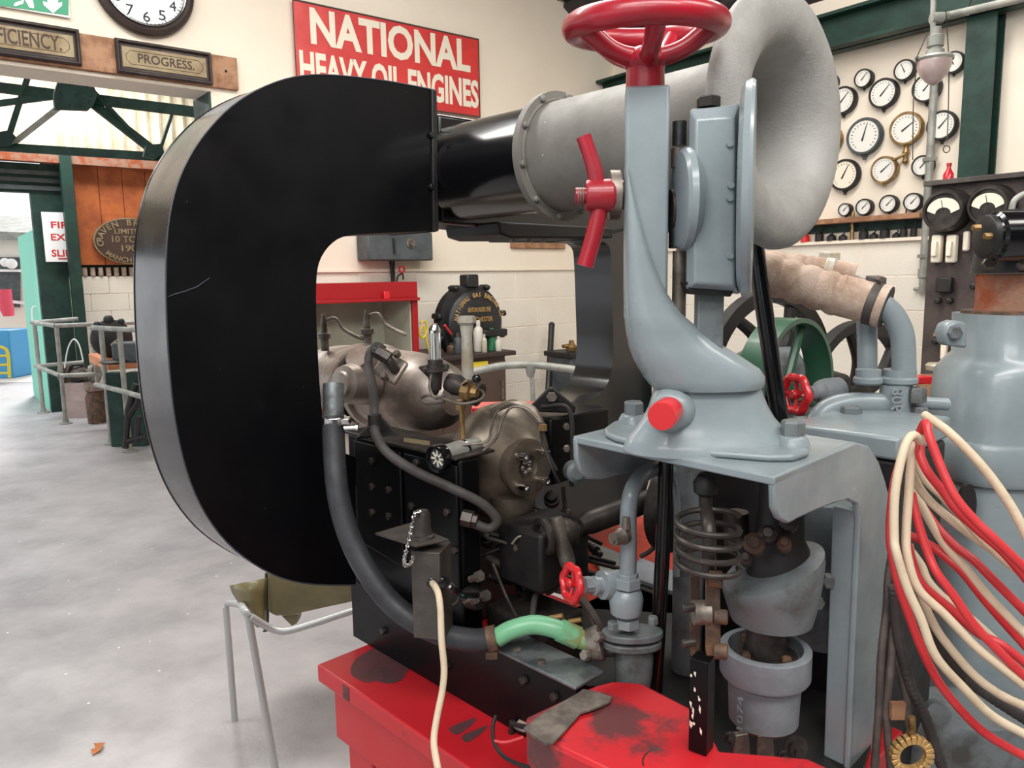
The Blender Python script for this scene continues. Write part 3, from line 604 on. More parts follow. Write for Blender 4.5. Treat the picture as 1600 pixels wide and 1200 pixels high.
# shelf
bm = N(); a, b = t2(W2(1200, 350, .0)), t2(W2(1449, 332, .0)); prism(bm, [w2pt(a, shz-.02, .005), w2pt(b, shz-.02, .005), w2pt(b, shz+.012, .005), w2pt(a, shz+.012, .005)], -BD1*.1)
obj('wall_shelf', bm, 'wood', label='narrow wooden shelf along the wall below the gauges', cat='shelf', bevel=.003)
# tools standing on the block ledge
tools = [(1258, 'lubricator', 'red_bright', 11, 20, 'red and yellow lubricator on the ledge nearest the horn'), (1280, 'oil_can', 'black_metal', 8, 26, 'first black oil can on the ledge, right of the red lubricator'),
 (1299, 'oil_can', 'black_iron', 9, 16, 'second black oil can on the ledge from the horn'), (1317, 'oil_can', 'dark_steel', 8, 14, 'short third oil can on the ledge'), (1331, 'brass_indicator', 'brass', 4, 44, 'tall thin brass and wood indicator standing on the ledge, reaching over the shelf'),
 (1349, 'oil_can', 'black_metal', 9, 24, 'oil can right of the tall brass indicator'), (1365, 'oil_can', 'black_iron', 8, 14, 'low black oil can at the middle of the ledge'), (1382, 'oil_can', 'black_metal', 10, 30, 'oil can with a bent spout at the middle of the ledge'),
 (1400, 'oil_can', 'dark_steel', 7, 12, 'squat oil can right of the bent spout one'), (1411, 'oil_can', 'black_iron', 7, 48, 'long-spouted oil can whose spout crosses the shelf'), (1427, 'oil_can', 'black_metal', 6, 42, 'last long-spouted oil can beside the conduit')]
for x, nm, m_, w_, h_, lab in tools:
    b = W2(x, 375, .04); b.z = blz+.021; Yb = b.y; r = R(w_, Yb)*.8; h = R(h_, Yb)
    t = thing(nm, b, lab, 'lubricator' if 'lub' in nm else 'indicator' if 'indi' in nm else 'oil can')
    r = min(r, .03)
    if 'indi' in nm: pr = [(0, r), (h*.3, r), (h*.35, r*.7), (h*.5, r*.9), (h*.9, r*.8), (h, r*.2)]
    else: pr = [(0, r), (min(h*.4, .045), r), (min(h*.6, .06), r*.4), (min(h*.7, .07), r*.25)]
    bm = N(); lathe(bm, b, UP, pr, 14); obj('body', bm, m_, t)
    bm = N(); tube(bm, [b+UP*min(h*.6, .06), b+UP*h*.8+BD2*.01, b+UP*h+BD2*(.03 if x == 1382 else .005)], .004, 6, 3); obj('spout', bm, 'brass' if m_ in ('brass', 'red_bright') else 'black_metal', t)
# conduit pipe, lamp
t = thing('lamp_conduit', W2(1441, 452, .05), 'grey metal conduit running down the wall below the lamp', 'pipe')
bm = N(); a, b = W2(1451, 130, .05), W2(1443, 420, .05); a = V((b.x, b.y, a.z)); tube(bm, [a, b], .022, 12); obj('pipe', bm, 'rail', t)
bm = N(); lathe(bm, b, -UP, [(0, .03), (.05, .03), (.06, .02), (.12, .02), (.12, .026), (.14, .026)], 12); tube(bm, [b-UP*.12, b-UP*.12-BD2*.05], .01, 8); obj('cap_fitting', bm, 'rail', t)
for y in (250, 400):
    q = W2(1446, y, .05); bm = N(); abox(bm, V((b.x, b.y, q.z)), .06, .05, .02); obj('clamp', bm, 'rail', t)
LY = 3.3; lc = P(1460, 95, LY)
t = thing('bulkhead_lamp', P(1459, 132, LY), 'industrial pendant lamp with a grey collar and dusty glass bowl', 'lamp')
r1 = R(25, LY)
bm = N(); lathe(bm, lc, UP, [(0, r1*.96), (r1*.12, r1*1.05), (r1*.25, r1*.95), (r1*.3, r1*.55), (r1*.6, r1*.5), (r1*.62, r1*.35), (r1*.8, r1*.35), (r1*.8, r1*.46), (r1*1.4, r1*.46), (r1*1.5, r1*.3), (r1*1.9, r1*.28)], 28); obj('collar', bm, 'rail', t)
bm = N(); lathe(bm, lc, -UP, [(0, r1*.94), (r1*.35, r1*.93), (r1*.8, r1*.75), (r1*1.2, r1*.42), (r1*1.42, r1*.05)], 28); obj('glass_bowl', bm, 'lamp_glass', t)
for s in (-1, 1):
    bm = N(); lathe(bm, lc+X_*s*r1*.95+UP*.01, X_*s, [(0, .008), (.012, .008)], 8); obj('catch', bm, 'dull_metal', t)
bm = N(); tube(bm, px([(1458, 62), (1458, 20), (1460, -60)], LY), R(4, LY), 10); obj('stem', bm, 'rail', t)
bm = N(); tube(bm, [P(1449, 52, LY), P(1433, 88, LY), P(1427, 160, LY), P(1426, 250, LY)], .0022, 5); tube(bm, [P(1478, 14, LY), P(1483, 100, LY), P(1482, 160, LY), P(1480, 222, LY)], .0022, 5); torus(bm, P(1479, 233, LY), Y_, .014, .002, 16, 5); obj('pull_cord', bm, 'dark_steel', t)
t = thing('ceiling_conduit', P(1540, 12, LY), 'grey conduit pipe running from the lamp to the upper right corner', 'pipe')
bm = N(); tube(bm, px([(1462, 28, LY), (1500, 20, LY), (1640, -12, LY-.4)]), R(5.5, LY), 12, 4); obj('pipe', bm, 'rail', t)
bm = N(); lathe(bm, P(1461, 28, LY)-X_*.0, X_, [(-.015, R(8, LY)), (.03, R(8, LY))], 14); obj('tee', bm, 'rail', t)
bm = N(); tube(bm, px([(1512, 24), (1524, -20)], LY), .004, 6); obj('hanger', bm, 'chrome', t)
# ---- slate switchboard ----
SB = 3.75                                     # distance off... depth of its left edge
sbp = P(1447, 450, SB); sex = BD2.copy(); sn = -BD1
def S(x, y, off=0): return hit(x, y, sbp + sn*off, sn)
t = thing('switchboard', V((S(1530, 600).x, S(1530, 600).y, S(1530, 612).z)), 'dark slate switchboard with two meters and porcelain fuses, standing before the right wall', 'switchboard')
p, q = S(1455, 291), S(1650, 291); ww = (q-p).dot(sex); zt = S(1455, 291).z; zb_ = S(1447, 612).z
bm = N(); prism(bm, [p, p+sex*ww, p+sex*ww+UP*(zb_-zt), p+UP*(zb_-zt)], -sn*.05); obj('slate_panel', bm, 'slate', t, bevel=.004)
bm = N(); box(bm, p+sex*ww/2+UP*.01-sn*.02, sex*(ww/2+.02), sn*.06, UP*.012); obj('top_board', bm, 'box_brown', t, bevel=.003)
bm = N()
for s in (.03, ww-.05): box(bm, p+sex*s-sn*.08+UP*(zb_-zt-zb_)/1+UP*(zt-0)*.5, sex*.02, sn*.03, UP*zt*.5)
obj('support_frame', bm, 'wood_dark', t)
def meter(x, y, rp):
    c = S(x, y); r = R(rp, c.y)*1.05
    bm = N(); lathe(bm, c, sn, [(0, r*1.06), (.02, r*1.06), (.03, r), (.07, r), (.085, r*.9), (.085, r*.8), (.075, r*.78), (.075, 0)], 36); mm = obj('meter', bm, 'dark_steel', t)
    pts = [c+sn*.0765+sex*r*.74*math.cos(math.radians(a))+UP*(r*.58*math.sin(math.radians(a))+r*.02) for a in range(0, 181, 12)]
    pts += [c+sn*.0765+sex*r*.36*math.cos(math.radians(a))+UP*(r*.3*math.sin(math.radians(a))-.15*r) for a in range(180, -1, -20)]
    bm = N(); prism(bm, pts, sn*.002); obj('scale_window', bm, 'porcelain', mm)
    bm = N(); tube(bm, [c+sn*.08, c+sn*.08+UP*r*.5-sex*r*.1], .0015, 4); obj('pointer', bm, 'ink', mm)
meter(1485, 330, 30); meter(1554, 322, 29)
for x in (1468, 1491):
    c = S(x, 389); h = R(21, c.y); bm = N(); box(bm, c+sn*.025, sex*.022, UP*h, sn*.02); fh = obj('fuse_holder', bm, 'porcelain', t, bevel=.008)
    bm = N(); box(bm, c+sn*.055, sex*.012, UP*h*.55, sn*.012); obj('fuse_grip', bm, 'porcelain', fh, bevel=.005)
c = S(1513, 377); bm = N(); box(bm, c+sn*.02, sex*.013, UP*R(15, c.y), sn*.015); obj('fuse_holder', bm, 'porcelain', t, bevel=.008)
c = S(1478, 548); bm = N(); box(bm, c+sn*.02, sex*.014, UP*R(14, c.y), sn*.015); obj('fuse_holder', bm, 'porcelain', t, bevel=.008)
c = S(1466, 523); bm = N(); box(bm, c+sn*.005, sex*.02, UP*.008, sn*.003); obj('name_tag', bm, 'brass_plate', t)
c = S(1479, 445); bm = N(); box(bm, c+sn*.02, sex*.035, UP*.035, sn*.02); obj('relay_block', bm, 'black_metal', t, bevel=.006)
for x, y in ((1468, 470), (1486, 470), (1524, 447), (1464, 533), (1527, 404)):
    bm = N(); lathe(bm, S(x, y), sn, [(0, .014), (.03, .014), (.034, .008)], 10); obj('terminal_knob', bm, 'black_metal', t)
c = P(1481, 285, SB-.1); c = S(1481, 291, -.01)+UP*.022
t = thing('red_bottle', c, 'small red bottle standing on top of the switchboard', 'bottle')
r = R(7.5, c.y)
bm = N(); lathe(bm, c, UP, [(0, r), (r*1.4, r), (r*2.2, r*.55), (r*2.6, r*.4), (r*3.1, r*.4)], 20); obj('body', bm, 'red_paint', t)
bm = N(); lathe(bm, c+UP*r*3.1, UP, [(0, r*.5), (r*.5, r*.5)], 14); obj('cap', bm, 'red_paint', t)
# brown stand below the switchboard + bits
t = thing('wooden_stand', P(1466, 640, 3.4), 'brown wooden stand with a pale ring fitting below the switchboard', 'stand')
bm = N(); abox(bm, P(1470, 640, 3.4), .14, .2, .3); obj('body', bm, 'wood', t, bevel=.01)
bm = N(); lathe(bm, P(1465, 578, 3.3), UP, [(0, .045), (.02, .05), (.03, .04), (.03, .0)], 20); obj('ring_fitting', bm, 'pale_metal', t)
bm = N(); box(bm, P(1440, 593, 3.2), X_*.033, Y_*.03, UP*.016); obj('red_block', bm, 'red_bright', label='small red block beside the pipe couplings under the switchboard', cat='block', bevel=.004)
# ================= FLYWHEELS behind =================
def flywheel(c, ax, Rr, w_, th, lab, m='black_metal', spokes=6, rot=.3):
    t = thing('flywheel', c-UP*Rr, lab, 'flywheel')
    bm = N(); rings(bm, [[c+ax*o+(frame_of(ax)[0]*math.cos(2*PI*k/56)+frame_of(ax)[1]*math.sin(2*PI*k/56))*rr for k in range(56)] for rr, o in ((Rr, -w_/2), (Rr, w_/2), (Rr-th, w_/2), (Rr-th, -w_/2))], closed=True); obj('rim', bm, m, t)
    s, u = frame_of(ax)
    for k in range(spokes):
        a = rot+2*PI*k/spokes; e = s*math.cos(a)+u*math.sin(a); f = s*math.cos(a+.25)+u*math.sin(a+.25)
        bm = N(); tube(bm, [c+e*.04, c+f*Rr*.5, c+e*(Rr-th*.7)], lambda q: .032-.012*q, 10, 5); obj('spoke', bm, m, t)
    bm = N(); lathe(bm, c-ax*w_*.7, ax, [(0, .05), (w_*.2, .07), (w_*1.2, .07), (w_*1.4, .05)], 20); obj('hub', bm, m, t)
fax = V((.50, -.86, 0)).normalized()
flywheel(P(1338, 625, 3.0), fax, .315, .05, .035, 'black flywheel with curved spokes behind the upright grey pipes')
flywheel(P(1200, 590, 2.85), fax, .33, .05, .05, 'black flywheel behind the pedestal, with its green-painted neighbour in front', rot=.9)
t = thing('green_pulley', P(1240, 700, 2.55), 'dark green belt pulley between the two black flywheels', 'pulley')
c = P(1228, 606, 2.55); ax = V((.66, -.75, 0)).normalized(); s, u = frame_of(ax); Rr = .235
bm = N(); rings(bm, [[c+ax*o+(s*math.cos(2*PI*k/56)+u*math.sin(2*PI*k/56))*rr for k in range(56)] for rr, o in ((Rr, -.05), (Rr, .05), (Rr-.016, .05), (Rr-.016, -.05))], closed=True); obj('rim', bm, 'flywheel_green', t)
for k in range(4):
    e = s*math.cos(k*PI/2+.4)+u*math.sin(k*PI/2+.4); bm = N(); tube(bm, [c+e*.02, c+e*(Rr-.01)], .016, 8); obj('spoke', bm, 'flywheel_green', t)
bm = N(); lathe(bm, c-ax*.05, ax, [(0, .04), (.1, .04)], 16); obj('hub', bm, 'flywheel_green', t)
t = thing('engine_bearer', P(1180, 640, 2.9), 'black and grey bearing block under the shafts behind the pedestal', 'bearing')
bm = N(); abox(bm, P(1180, 640, 2.9), .6, .3, .3); obj('block', bm, 'black_metal', t, bevel=.02)
bm = N(); lathe(bm, P(1150, 585, 2.7), V((1, .3, 0)), [(0, .07), (.05, .09), (.22, .09), (.26, .05)], 20); obj('bearing_cap', bm, 'gray_dirty', t)
bm = N(); abox(bm, P(1370, 760, 2.6), 1.5, .5, .55); obj('engine_plinth', bm, 'gray_dirty', label='grey plinth carrying the flywheels behind the bracket', cat='plinth', bevel=.02)
# ================= FAR BAY THINGS =================
def fz(x, y, Y): q = P(x, y, Y); return V((q.x, q.y, 0))
t = thing('pipe_railing', V((P(103, 662, 8.2).x, 8.2, 0)), 'galvanised pipe railing round the machines in the far bay', 'railing')
posts = [(68, 645, 53, 505, 8.9), (103, 662, 86, 507, 8.25), (158, 661, 140, 508, 8.3), (174, 694, 157, 514, 7.25), (203, 706, 179, 514, 6.95)]
for fx, fy, tx, ty, Yp in posts:
    Yf = MZ(fx, fy, 0).y; f_ = MZ(fx, fy, 0); top = P(tx, ty, Yf); top = V((f_.x, f_.y, top.z))
    bm = N(); tube(bm, [f_, top], .024, 10); po = obj('post', bm, 'rail', t)
    bm = N(); lathe(bm, f_, UP, [(0, .07), (.012, .07), (.014, .034), (.05, .032)], 14); obj('foot_flange', bm, 'rail', po)
def rl(pts): bm = N(); tube(bm, px(pts), .024, 10); obj('rail', bm, 'rail', t)
rl([(50, 504, 8.9), (87, 509, 8.25)]); rl([(87, 509, 8.25), (216, 504, 8.4)]); rl([(50, 504, 8.9), (122, 498, 9.1)]); rl([(144, 512, 7.3), (179, 514, 6.95)]); rl([(179, 514, 6.95), (262, 517, 6.4)])
rl([(56, 572, 8.9), (94, 587, 8.25)]); rl([(94, 587, 8.25), (166, 584, 8.35)]); rl([(56, 572, 8.9), (130, 566, 9.1)]); rl([(150, 601, 7.4), (190, 611, 6.95)]); rl([(190, 611, 6.95), (270, 634, 6.4)])
# fire exit sign
bm = N(); p, q = W3(64, 331, .06), W3(107, 409, .06); w_ = (q-p).dot(BD1)*1.25; prism(bm, [p, p+BD1*w_, p+BD1*w_-UP*(p.z-q.z), p-UP*(p.z-q.z)], BD2*.01)
fs = obj('fire_exit_sign', bm, 'white', label='white sign with red lettering FIRE EXIT on the dark green wall, half behind a column', cat='sign')
for s, y0, y1, x0, x1 in (('FIRE', 346, 357, 79, 118), ('EXIT', 365, 376, 79, 118), ('SLIDE', 390, 401, 80, 124)):
    text('lettering', s, W3(x0, y0, .07), W3(x1, y1, .07), BD1, UP, BD2, 'red_bright', fs, font_off=.02)
bm = N(); prism(bm, [W3(91, 403, .071), W3(112, 403, .071), W3(112, 405, .071), W3(91, 405, .071)], BD2*.002); obj('underline', bm, 'red_bright', fs)
# oval plate
c = W3(203, 377, .05); ra = (c-W3(145, 377, .05)).length; rb = c.z-W3(203, 413, .05).z
t = thing('oval_works_plate', c-UP*rb, 'oval cast plate reading CRAVEN BROS on the orange board panel', 'plaque')
def oval(k, d0, d1): return [[c+BD1*ra*f*math.cos(2*PI*i/48)+UP*rb*f*math.sin(2*PI*i/48)+BD2*d for i in range(48)] for f, d in ((k, d0), (k, d1))]
bm = N(); rings(bm, oval(1, 0, .03)); obj('rim', bm, 'brass_plate', t)
bm = N(); rings(bm, oval(.955, .02, .034)); fo = obj('field', bm, 'ink_brown', t)
letters_arc('lettering', 'CRAVEN BROTHERS', c+BD2*.036, ra*.83, rb*.8, math.radians(196), math.radians(-16), .075, BD1, UP, BD2, 'brass_plate', fo, wide=1.0)
letters_arc('lettering', 'MANCHESTER', c+BD2*.036, ra*.82, rb*.82, math.radians(216), math.radians(324), .062, BD1, UP, BD2, 'brass_plate', fo, flip=True, wide=1.0)
for s, hw, zz, hh in (('LIMITED', .42, .42, .11), ('10 TONS', .5, .08, .14), ('1901', .26, -.3, .14)):
    text('lettering', s, c+BD2*.036-BD1*ra*hw+UP*rb*(zz+hh), c+BD2*.036+BD1*ra*hw+UP*rb*(zz-hh), BD1, UP, BD2, 'brass_plate', fo, font_off=.01)
# far bench with a small black cover, green post, grinder
bz2 = P(190, 563, 7.6).z
t = thing('far_bench', V((P(200, 600, 7.6).x, 7.6, 0)), 'bench with an orange wooden top and green legs in the far bay', 'bench')
bm = N(); a = P(168, 570, 7.6); e_ = BD2*.6; prism(bm, [V((a.x, a.y, bz2-.1)), V((a.x, a.y, bz2)), V((a.x, a.y, bz2))-BD2*1.0, V((a.x, a.y, bz2-.1))-BD2*1.0], BD1*1.6); obj('top', bm, 'wood_bench', t, bevel=.01)
for x, Yp in ((182, 7.5), (214, 7.7)):
    q = MZ(x, 693, 0); bm = N(); abox(bm, V((P(x, 600, 7.45).x, 7.45, bz2/2-.05)), .14, .12, bz2-.1); obj('leg', bm, 'green_dark', t)
bm = N(); abox(bm, V((a.x+.5, a.y+.45, bz2*.35)), 1.0, .3, bz2*.6); obj('cupboard', bm, 'black_metal', t)
c = P(171, 484, 7.9); r = R(30, 7.9)
c.z = bz2 + r*.98
t = thing('small_engine_cover', c-UP*r, 'small round black iron cover standing on the far bench behind the railing', 'engine cover')
bm = N(); lathe(bm, c-BD2*.05, BD2, [(0, r), (.05, r), (.08, r*.86), (.1, r*.4), (.1, 0)], 36); obj('disc', bm, 'black_iron', t)
for an in (95, 60, 130): 
    e = BD1*math.cos(math.radians(an))+UP*math.sin(math.radians(an)); bm = N(); ball(bm, c+e*r, .035 if an != 95 else .05, 10); obj('lug', bm, 'black_iron', t)
bm = N(); prism(bm, [c+BD2*.052+BD1*-.03+UP*-.05, c+BD2*.052+BD1*.04+UP*.0, c+BD2*.052+BD1*.03+UP*-.02, c+BD2*.052+BD1*-.02+UP*-.08], BD2*.003); obj('pale_mark', bm, 'pale_metal', t)
bm = N(); q = P(205, 545, 7.4); q.z = bz2; abox(bm, q+UP*.1, .3, .2, .2); o_ = obj('vice_block', bm, 'switch_gray', label='dark grey block on the far bench beside the black duct edge', cat='block', bevel=.03)
bm = N(); q = P(178, 556, 7.3); q.z = bz2; lathe(bm, q, UP, [(0, .1), (.02, .14), (.035, .1), (.04, .02)], 20); obj('iron_dish', bm, 'dark_steel', label='flat iron dish on the left end of the far bench', cat='dish')
f_ = MZ(130, 650, 0)
t = thing('bench_grinder', f_, 'grey pedestal grinder inside the far railing', 'grinder')
bm = N(); rings(bm, [[f_+UP*z+X_*a*w_+Y_*b*.14 for a, b in ((-1, -1), (1, -1), (1, 1), (-1, 1))] for z, w_ in ((0, .17), (.02, .16), (.40, .11), (.42, .11))]); obj('pedestal', bm, 'lamp_glass', t)
bm = N(); lathe(bm, f_+UP*.52-X_*.22, X_, [(0, .06), (.02, .12), (.07, .12), (.08, .05), (.12, .09), (.32, .09), (.36, .05), (.38, .12), (.43, .12), (.45, .06)], 24); obj('motor', bm, 'dull_metal', t)
bm = N(); torus(bm, f_+UP*.54+X_*.02-Y_*.05, V((.3, -1, 0)), .1, .02, 24, 8); obj('wheel_guard', bm, 'black_metal', t)
t = thing('scrap_casting', MZ(158, 657, 0), 'brown rusty casting standing on the floor right of the grinder', 'casting')
q = MZ(156, 660, 0); bm = N(); lathe(bm, q, UP, [(0, .12), (.3, .13), (.36, .1), (.38, .12), (.42, .08)], 16); obj('body', bm, 'rust', t)
t = thing('iron_stand', MZ(212, 694, 0), 'black cast iron stand with cross braces under the far bench', 'stand')
for pts in ([(196, 700), (200, 640), (212, 600)], [(198, 655), (215, 630), (228, 600)], [(214, 690), (216, 650)], [(198, 690), (228, 682)]):
    bm = N(); tube(bm, px(pts, 6.9), .03, 8); obj('brace', bm, 'black_metal', t)
bm = N(); tube(bm, px([(101, 575), (106, 545), (115, 530), (124, 540), (130, 565)], 8.9), .008, 8, 4); obj('wire_hoop', bm, 'white', label='thin white hoop against the dark green wall behind the railing', cat='hoop')
# dry leaf and chair
q = MZ(153, 1172, 0)
bm = N(); pts = [(0, -.035), (.012, -.02), (.022, -.012), (.012, 0), (.026, .012), (.012, .014), (.004, .035), (-.01, .018), (-.02, .012), (-.008, 0), (-.018, -.014), (-.008, -.02)]
vs = [bm.verts.new(q+V((x, y, .004+.012*abs(x)/.02+.004*math.sin(y*90)))) for x, y in pts]; cvx = bm.verts.new(q+UP*.003)
for i in range(len(vs)): bm.faces.new((vs[i], vs[(i+1) % len(vs)], cvx))
obj('dry_leaf', bm, 'leaf', label='small dry brown leaf lying on the concrete floor', cat='leaf')
# ================= MACHINE BED =================
ZB = .80
K = MZ(495, 1038, ZB)
def ab(p): d = p-MO; return d.dot(MU), d.dot(MW)
aK, bK = ab(K)
t = thing('machine_bed', V((M(.3, .4, 0).x, M(.3, .4, 0).y, 0)), 'red painted heavy machine bed with worn oily top, carrying the whole engine', 'machine bed')
def obj_w(name, corners, z0, z1, m, par, bevel=.004):     # polygon corners on the top plane extruded down
    bm = N(); prism(bm, corners, UP*(z0-z1)); return obj(name, bm, m, par, bevel=bevel)
bm = N(); mbox(bm, aK, .46, -.03, bK, ZB-.038, ZB); obj('top_plate', bm, 'red_base', t, bevel=.004)
bm = N(); mbox(bm, aK+.02, .44, -.02, bK-.03, ZB-.16, ZB-.038); obj('under_frame', bm, 'red_base', t, bevel=.003)
for a_ in (aK+.03, .34):
    for b_ in (bK-.15, .0):
        bm = N(); mbox(bm, a_, a_+.09, b_, b_+.09, 0, ZB-.16); obj('leg', bm, 'wood_dark' if a_ > 0 else 'red_base', t, bevel=.004)
bm = N(); prism(bm, [M(aK+.03, bK-.16, ZB-.16), M(aK+.03, bK-.30, ZB-.16), M(aK+.03, bK-.16, ZB-.34)], MU*.01); obj('gusset', bm, 'red_base', t)
zt = .945
pl = [(820, 1120), (930, 1070), (957, 1063), (1003, 1066), (1092, 1112), (1125, 1172), (1262, 1183), (1330, 1215), (1360, 1300), (1000, 1310), (957, 1207), (868, 1165)]
obj_w('raised_box', [MZ(x, y, zt) for x, y in pl], ZB+.001, zt, 'red_base', t, .006)
mat('oil_stain', (104, 56, 60), .55, c2=(82, 52, 54), scale=14)
for nm_, pts in (('oil_stain', [(548, 1052), (556, 1030), (585, 1012), (600, 1004), (640, 1022), (682, 1044), (668, 1052), (640, 1046), (628, 1062), (608, 1068), (588, 1064), (570, 1066)]), ('oil_stain', [(702, 1138), (728, 1126), (744, 1122), (736, 1134), (714, 1148)]), ('oil_stain', [(722, 1150), (744, 1140), (762, 1134), (752, 1146), (730, 1160)])):
    q = cat([MZ(x, y, ZB+.0004) for x, y in pts], 4, closed=True); bm = N(); prism(bm, q, UP*.0003); obj(nm_, bm, 'oil_stain', t)
for x0, x1 in ((536, 546),):
    bm = N(); e0, e1 = MA(x0, 1085, aK-.0006), MA(x1, 1100, aK-.0006); k0, k1 = ab(e0)[1], ab(e1)[1]; mbox(bm, aK-.0008, aK-.0003, k1, k0, ZB-.034, ZB-.004); obj('oil_stain', bm, 'oil_stain', t)
bm = N(); tube(bm, [MZ(1030+26*math.cos(k*.4), 1190+20*math.sin(k*.4), zt) for k in range(7, 13)], .0012, 4); obj('scored_ring', bm, 'wood_dark', t)
# rubber mat
ml = [(818, 1137), (851, 1161), (866, 1158), (892, 1131), (907, 1113), (930, 1105), (953, 1096), (956, 1088), (935, 1081), (912, 1076), (900, 1084), (850, 1112)]
bm = N(); tp = [MZ(x, y, zt+.006+.002*(i % 3)) for i, (x, y) in enumerate(ml)]; prism(bm, tp, UP*-.0045)
obj('rubber_mat', bm, 'mat_rubber', label='grey-brown scrap of rubber matting with a ragged edge lying on the red bed', cat='mat', bevel=.001)
# ================= ENGINE =================
t = eng = thing('engine', V((M(.2, .6, 0).x, M(.2, .6, 0).y, ZB)), 'black engine frame with steel cylinder and gearbox standing on the red bed', 'engine')
zf = MA(600, 690, .01).z
b0 = ab(MA(722, 850, .01))[1]; b1 = ab(MA(548, 800, .01))[1]
bm = N(); mbox(bm, .01, .06, b0, b1, ZB+.001, zf); obj('side_frame', bm, 'black_paint', eng, bevel=.006)
bm = N(); mbox(bm, .061, .42, b0+.20, b1-.02, ZB+.001, zf-.04); obj('crankcase', bm, 'black_metal', eng, bevel=.01)
for k, (x0, x1) in enumerate(((556, 628), (634, 716))):
    bm = N(); p0, p1 = MA(x0, 700, .008), MA(x1, 700, .008); zt0 = zf-.01
    prism(bm, [V((p0.x, p0.y, ZB+.22)), V((p1.x, p1.y, ZB+.2)), V((p1.x, p1.y, zt0)), V((p0.x, p0.y, zt0))], -MU*.006); obj('cover_plate', bm, 'black_paint', eng, bevel=.003)
for x, y in ((583, 760), (583, 800), (609, 765), (609, 806), (652, 722), (583, 720), (645, 790), (700, 800), (712, 860), (592, 985)):
    bm = N(); bolt(bm, MA(x, y, .002), -MU, .008, .007); obj('bolt', bm, 'dark_steel', eng)
bm = N(); prism(bm, [MA(632, 684, -.003), MA(672, 689, -.003), MA(672, 696, -.003), MA(632, 690, -.003)], -MU*.002); obj('name_plate', bm, 'brass_plate', eng, label='small brass name plate')
# bearer channel with bright top
zc = MA(895, 1077, -.02).z; bb0 = ab(MA(900, 1077, -.02))[1]; bb1 = ab(MA(560, 1000, -.02))[1]
bm = N(); mbox(bm, -.02, -.008, bb0, bb1+.02, ZB+.001, zc); mbox(bm, -.008, .05, bb0, bb1, ZB+.001, ZB+.012); obj('bearer', bm, 'black_paint', eng)
bm = N(); mbox(bm, -.0215, .055, bb0, bb0+.24, zc, zc+.006); obj('channel_top', bm, 'silver_dirty', eng, bevel=.002)
for x, y in ((600, 985), (820, 1062), (700, 1040), (868, 1088)):
    bm = N(); bolt(bm, MA(x, y, -.02), -MU, .008, .008); obj('bolt', bm, 'dark_steel', eng)
for x, y in ((808, 1018), (846, 1036)):
    bm = N(); bolt(bm, MZ(x, y, zc+.006), UP, .008, .006); obj('bolt', bm, 'dull_metal', eng)
# horizontal steel cylinder
ax = -MW
cyl = lambda b_, zz=0, da=0: M(.2+da, b_, MA(600, 604, .2).z+zz)
zcy = cyl(1)
bm = N(); lathe(bm, cyl(1.42), ax, [(0, .06), (.02, .085), (.10, .095), (.16, .098), (.18, .104), (.2, .104), (.21, .094), (.24, .094), (.25, .106), (.27, .106), (.28, .097), (.40, .095), (.46, .09), (.52, .074), (.545, .052), (.56, .04), (.56, 0)], 48)
cy = obj('steel_cylinder', bm, 'steel', eng)
bm = N(); torus(bm, cyl(1.205), ax, .098, .007, 48, 8); torus(bm, cyl(1.16), ax, .1, .004, 48, 8); obj('joint_ring', bm, 'dark_steel', cy)
bm = N(); lathe(bm, P(545, 600, 1.72), V((-.55, -.8, .1)), [(-.06, .05), (0, .045), (.015, .042), (.02, .03), (.03, .028)], 24); obj('end_boss', bm, 'steel', cy)
bm = N(); lathe(bm, P(562, 560, 1.75), V((-.3, -.7, .6)), [(-.05, .04), (0, .034), (.01, .03)], 20); obj('top_boss', bm, 'steel', cy)
bm = N(); box(bm, P(610, 575, 1.62), V((.7, -.5, -.3)).normalized()*.035, V((.4, .2, .6)).normalized()*.028, V((-.3, -.7, .5)).normalized()*.006); pd = obj('port_pad', bm, 'steel', cy, bevel=.01)
for x, y in ((602, 590), (622, 555)):
    bm = N(); bolt(bm, P(x, y, 1.6), V((-.3, -.7, .5)), .008, .012); obj('bolt', bm, 'dull_metal', pd)
bm = N(); tube(bm, px([(618, 578, 1.6), (608, 564, 1.59), (598, 553, 1.6), (586, 547, 1.63)]), .010, 12, 4); lathe(bm, P(602, 557, 1.59), V((-.6, .1, .35)), [(-.01, .0145), (.02, .0145)], 6); obj('elbow_fitting', bm, 'dark_steel', cy)
bm = N(); box(bm, P(606, 520, 2.0)+UP*-.05, X_*.02, Y_*.02, UP*.02); bm.free()
# sight glass
sgY = 1.50
t = thing('sight_glass_lubricator', P(681, 600, sgY), 'sight glass tube with domed top on a steel bracket beside the cylinder', 'lubricator')
r = R(9.5, sgY)
c = P(680, 562, sgY); h = R(50, sgY)
bm = N(); lathe(bm, c, UP, [(0, r), (h*.88, r)], 20); obj('glass_tube', bm, 'glass', t)
bm = N(); lathe(bm, c, UP, [(h*.0, r*.35), (h*.8, r*.3)], 12); obj('inner_rod', bm, 'chrome', t)
bm = N(); lathe(bm, c+UP*h*.85, UP, [(0, r*1.05), (h*.1, r*1.05), (h*.28, r*.5), (h*.3, 0)], 20); obj('dome', bm, 'chrome', t)
bm = N(); lathe(bm, c, -UP, [(0, r*1.25), (h*.14, r*1.25), (h*.15, r*1.5), (h*.25, r*1.5), (h*.26, r*2.1), (h*.36, r*2.1), (h*.4, r*1.2), (h*.95, r*.9)], 16); obj('base', bm, 'dark_steel', t)
bm = N(); prism(bm, px([(652, 574), (700, 570), (702, 577), (690, 582), (684, 618), (676, 618), (668, 590)], sgY+.01), Y_*.03); obj('bracket', bm, 'dark_steel', t, bevel=.004)
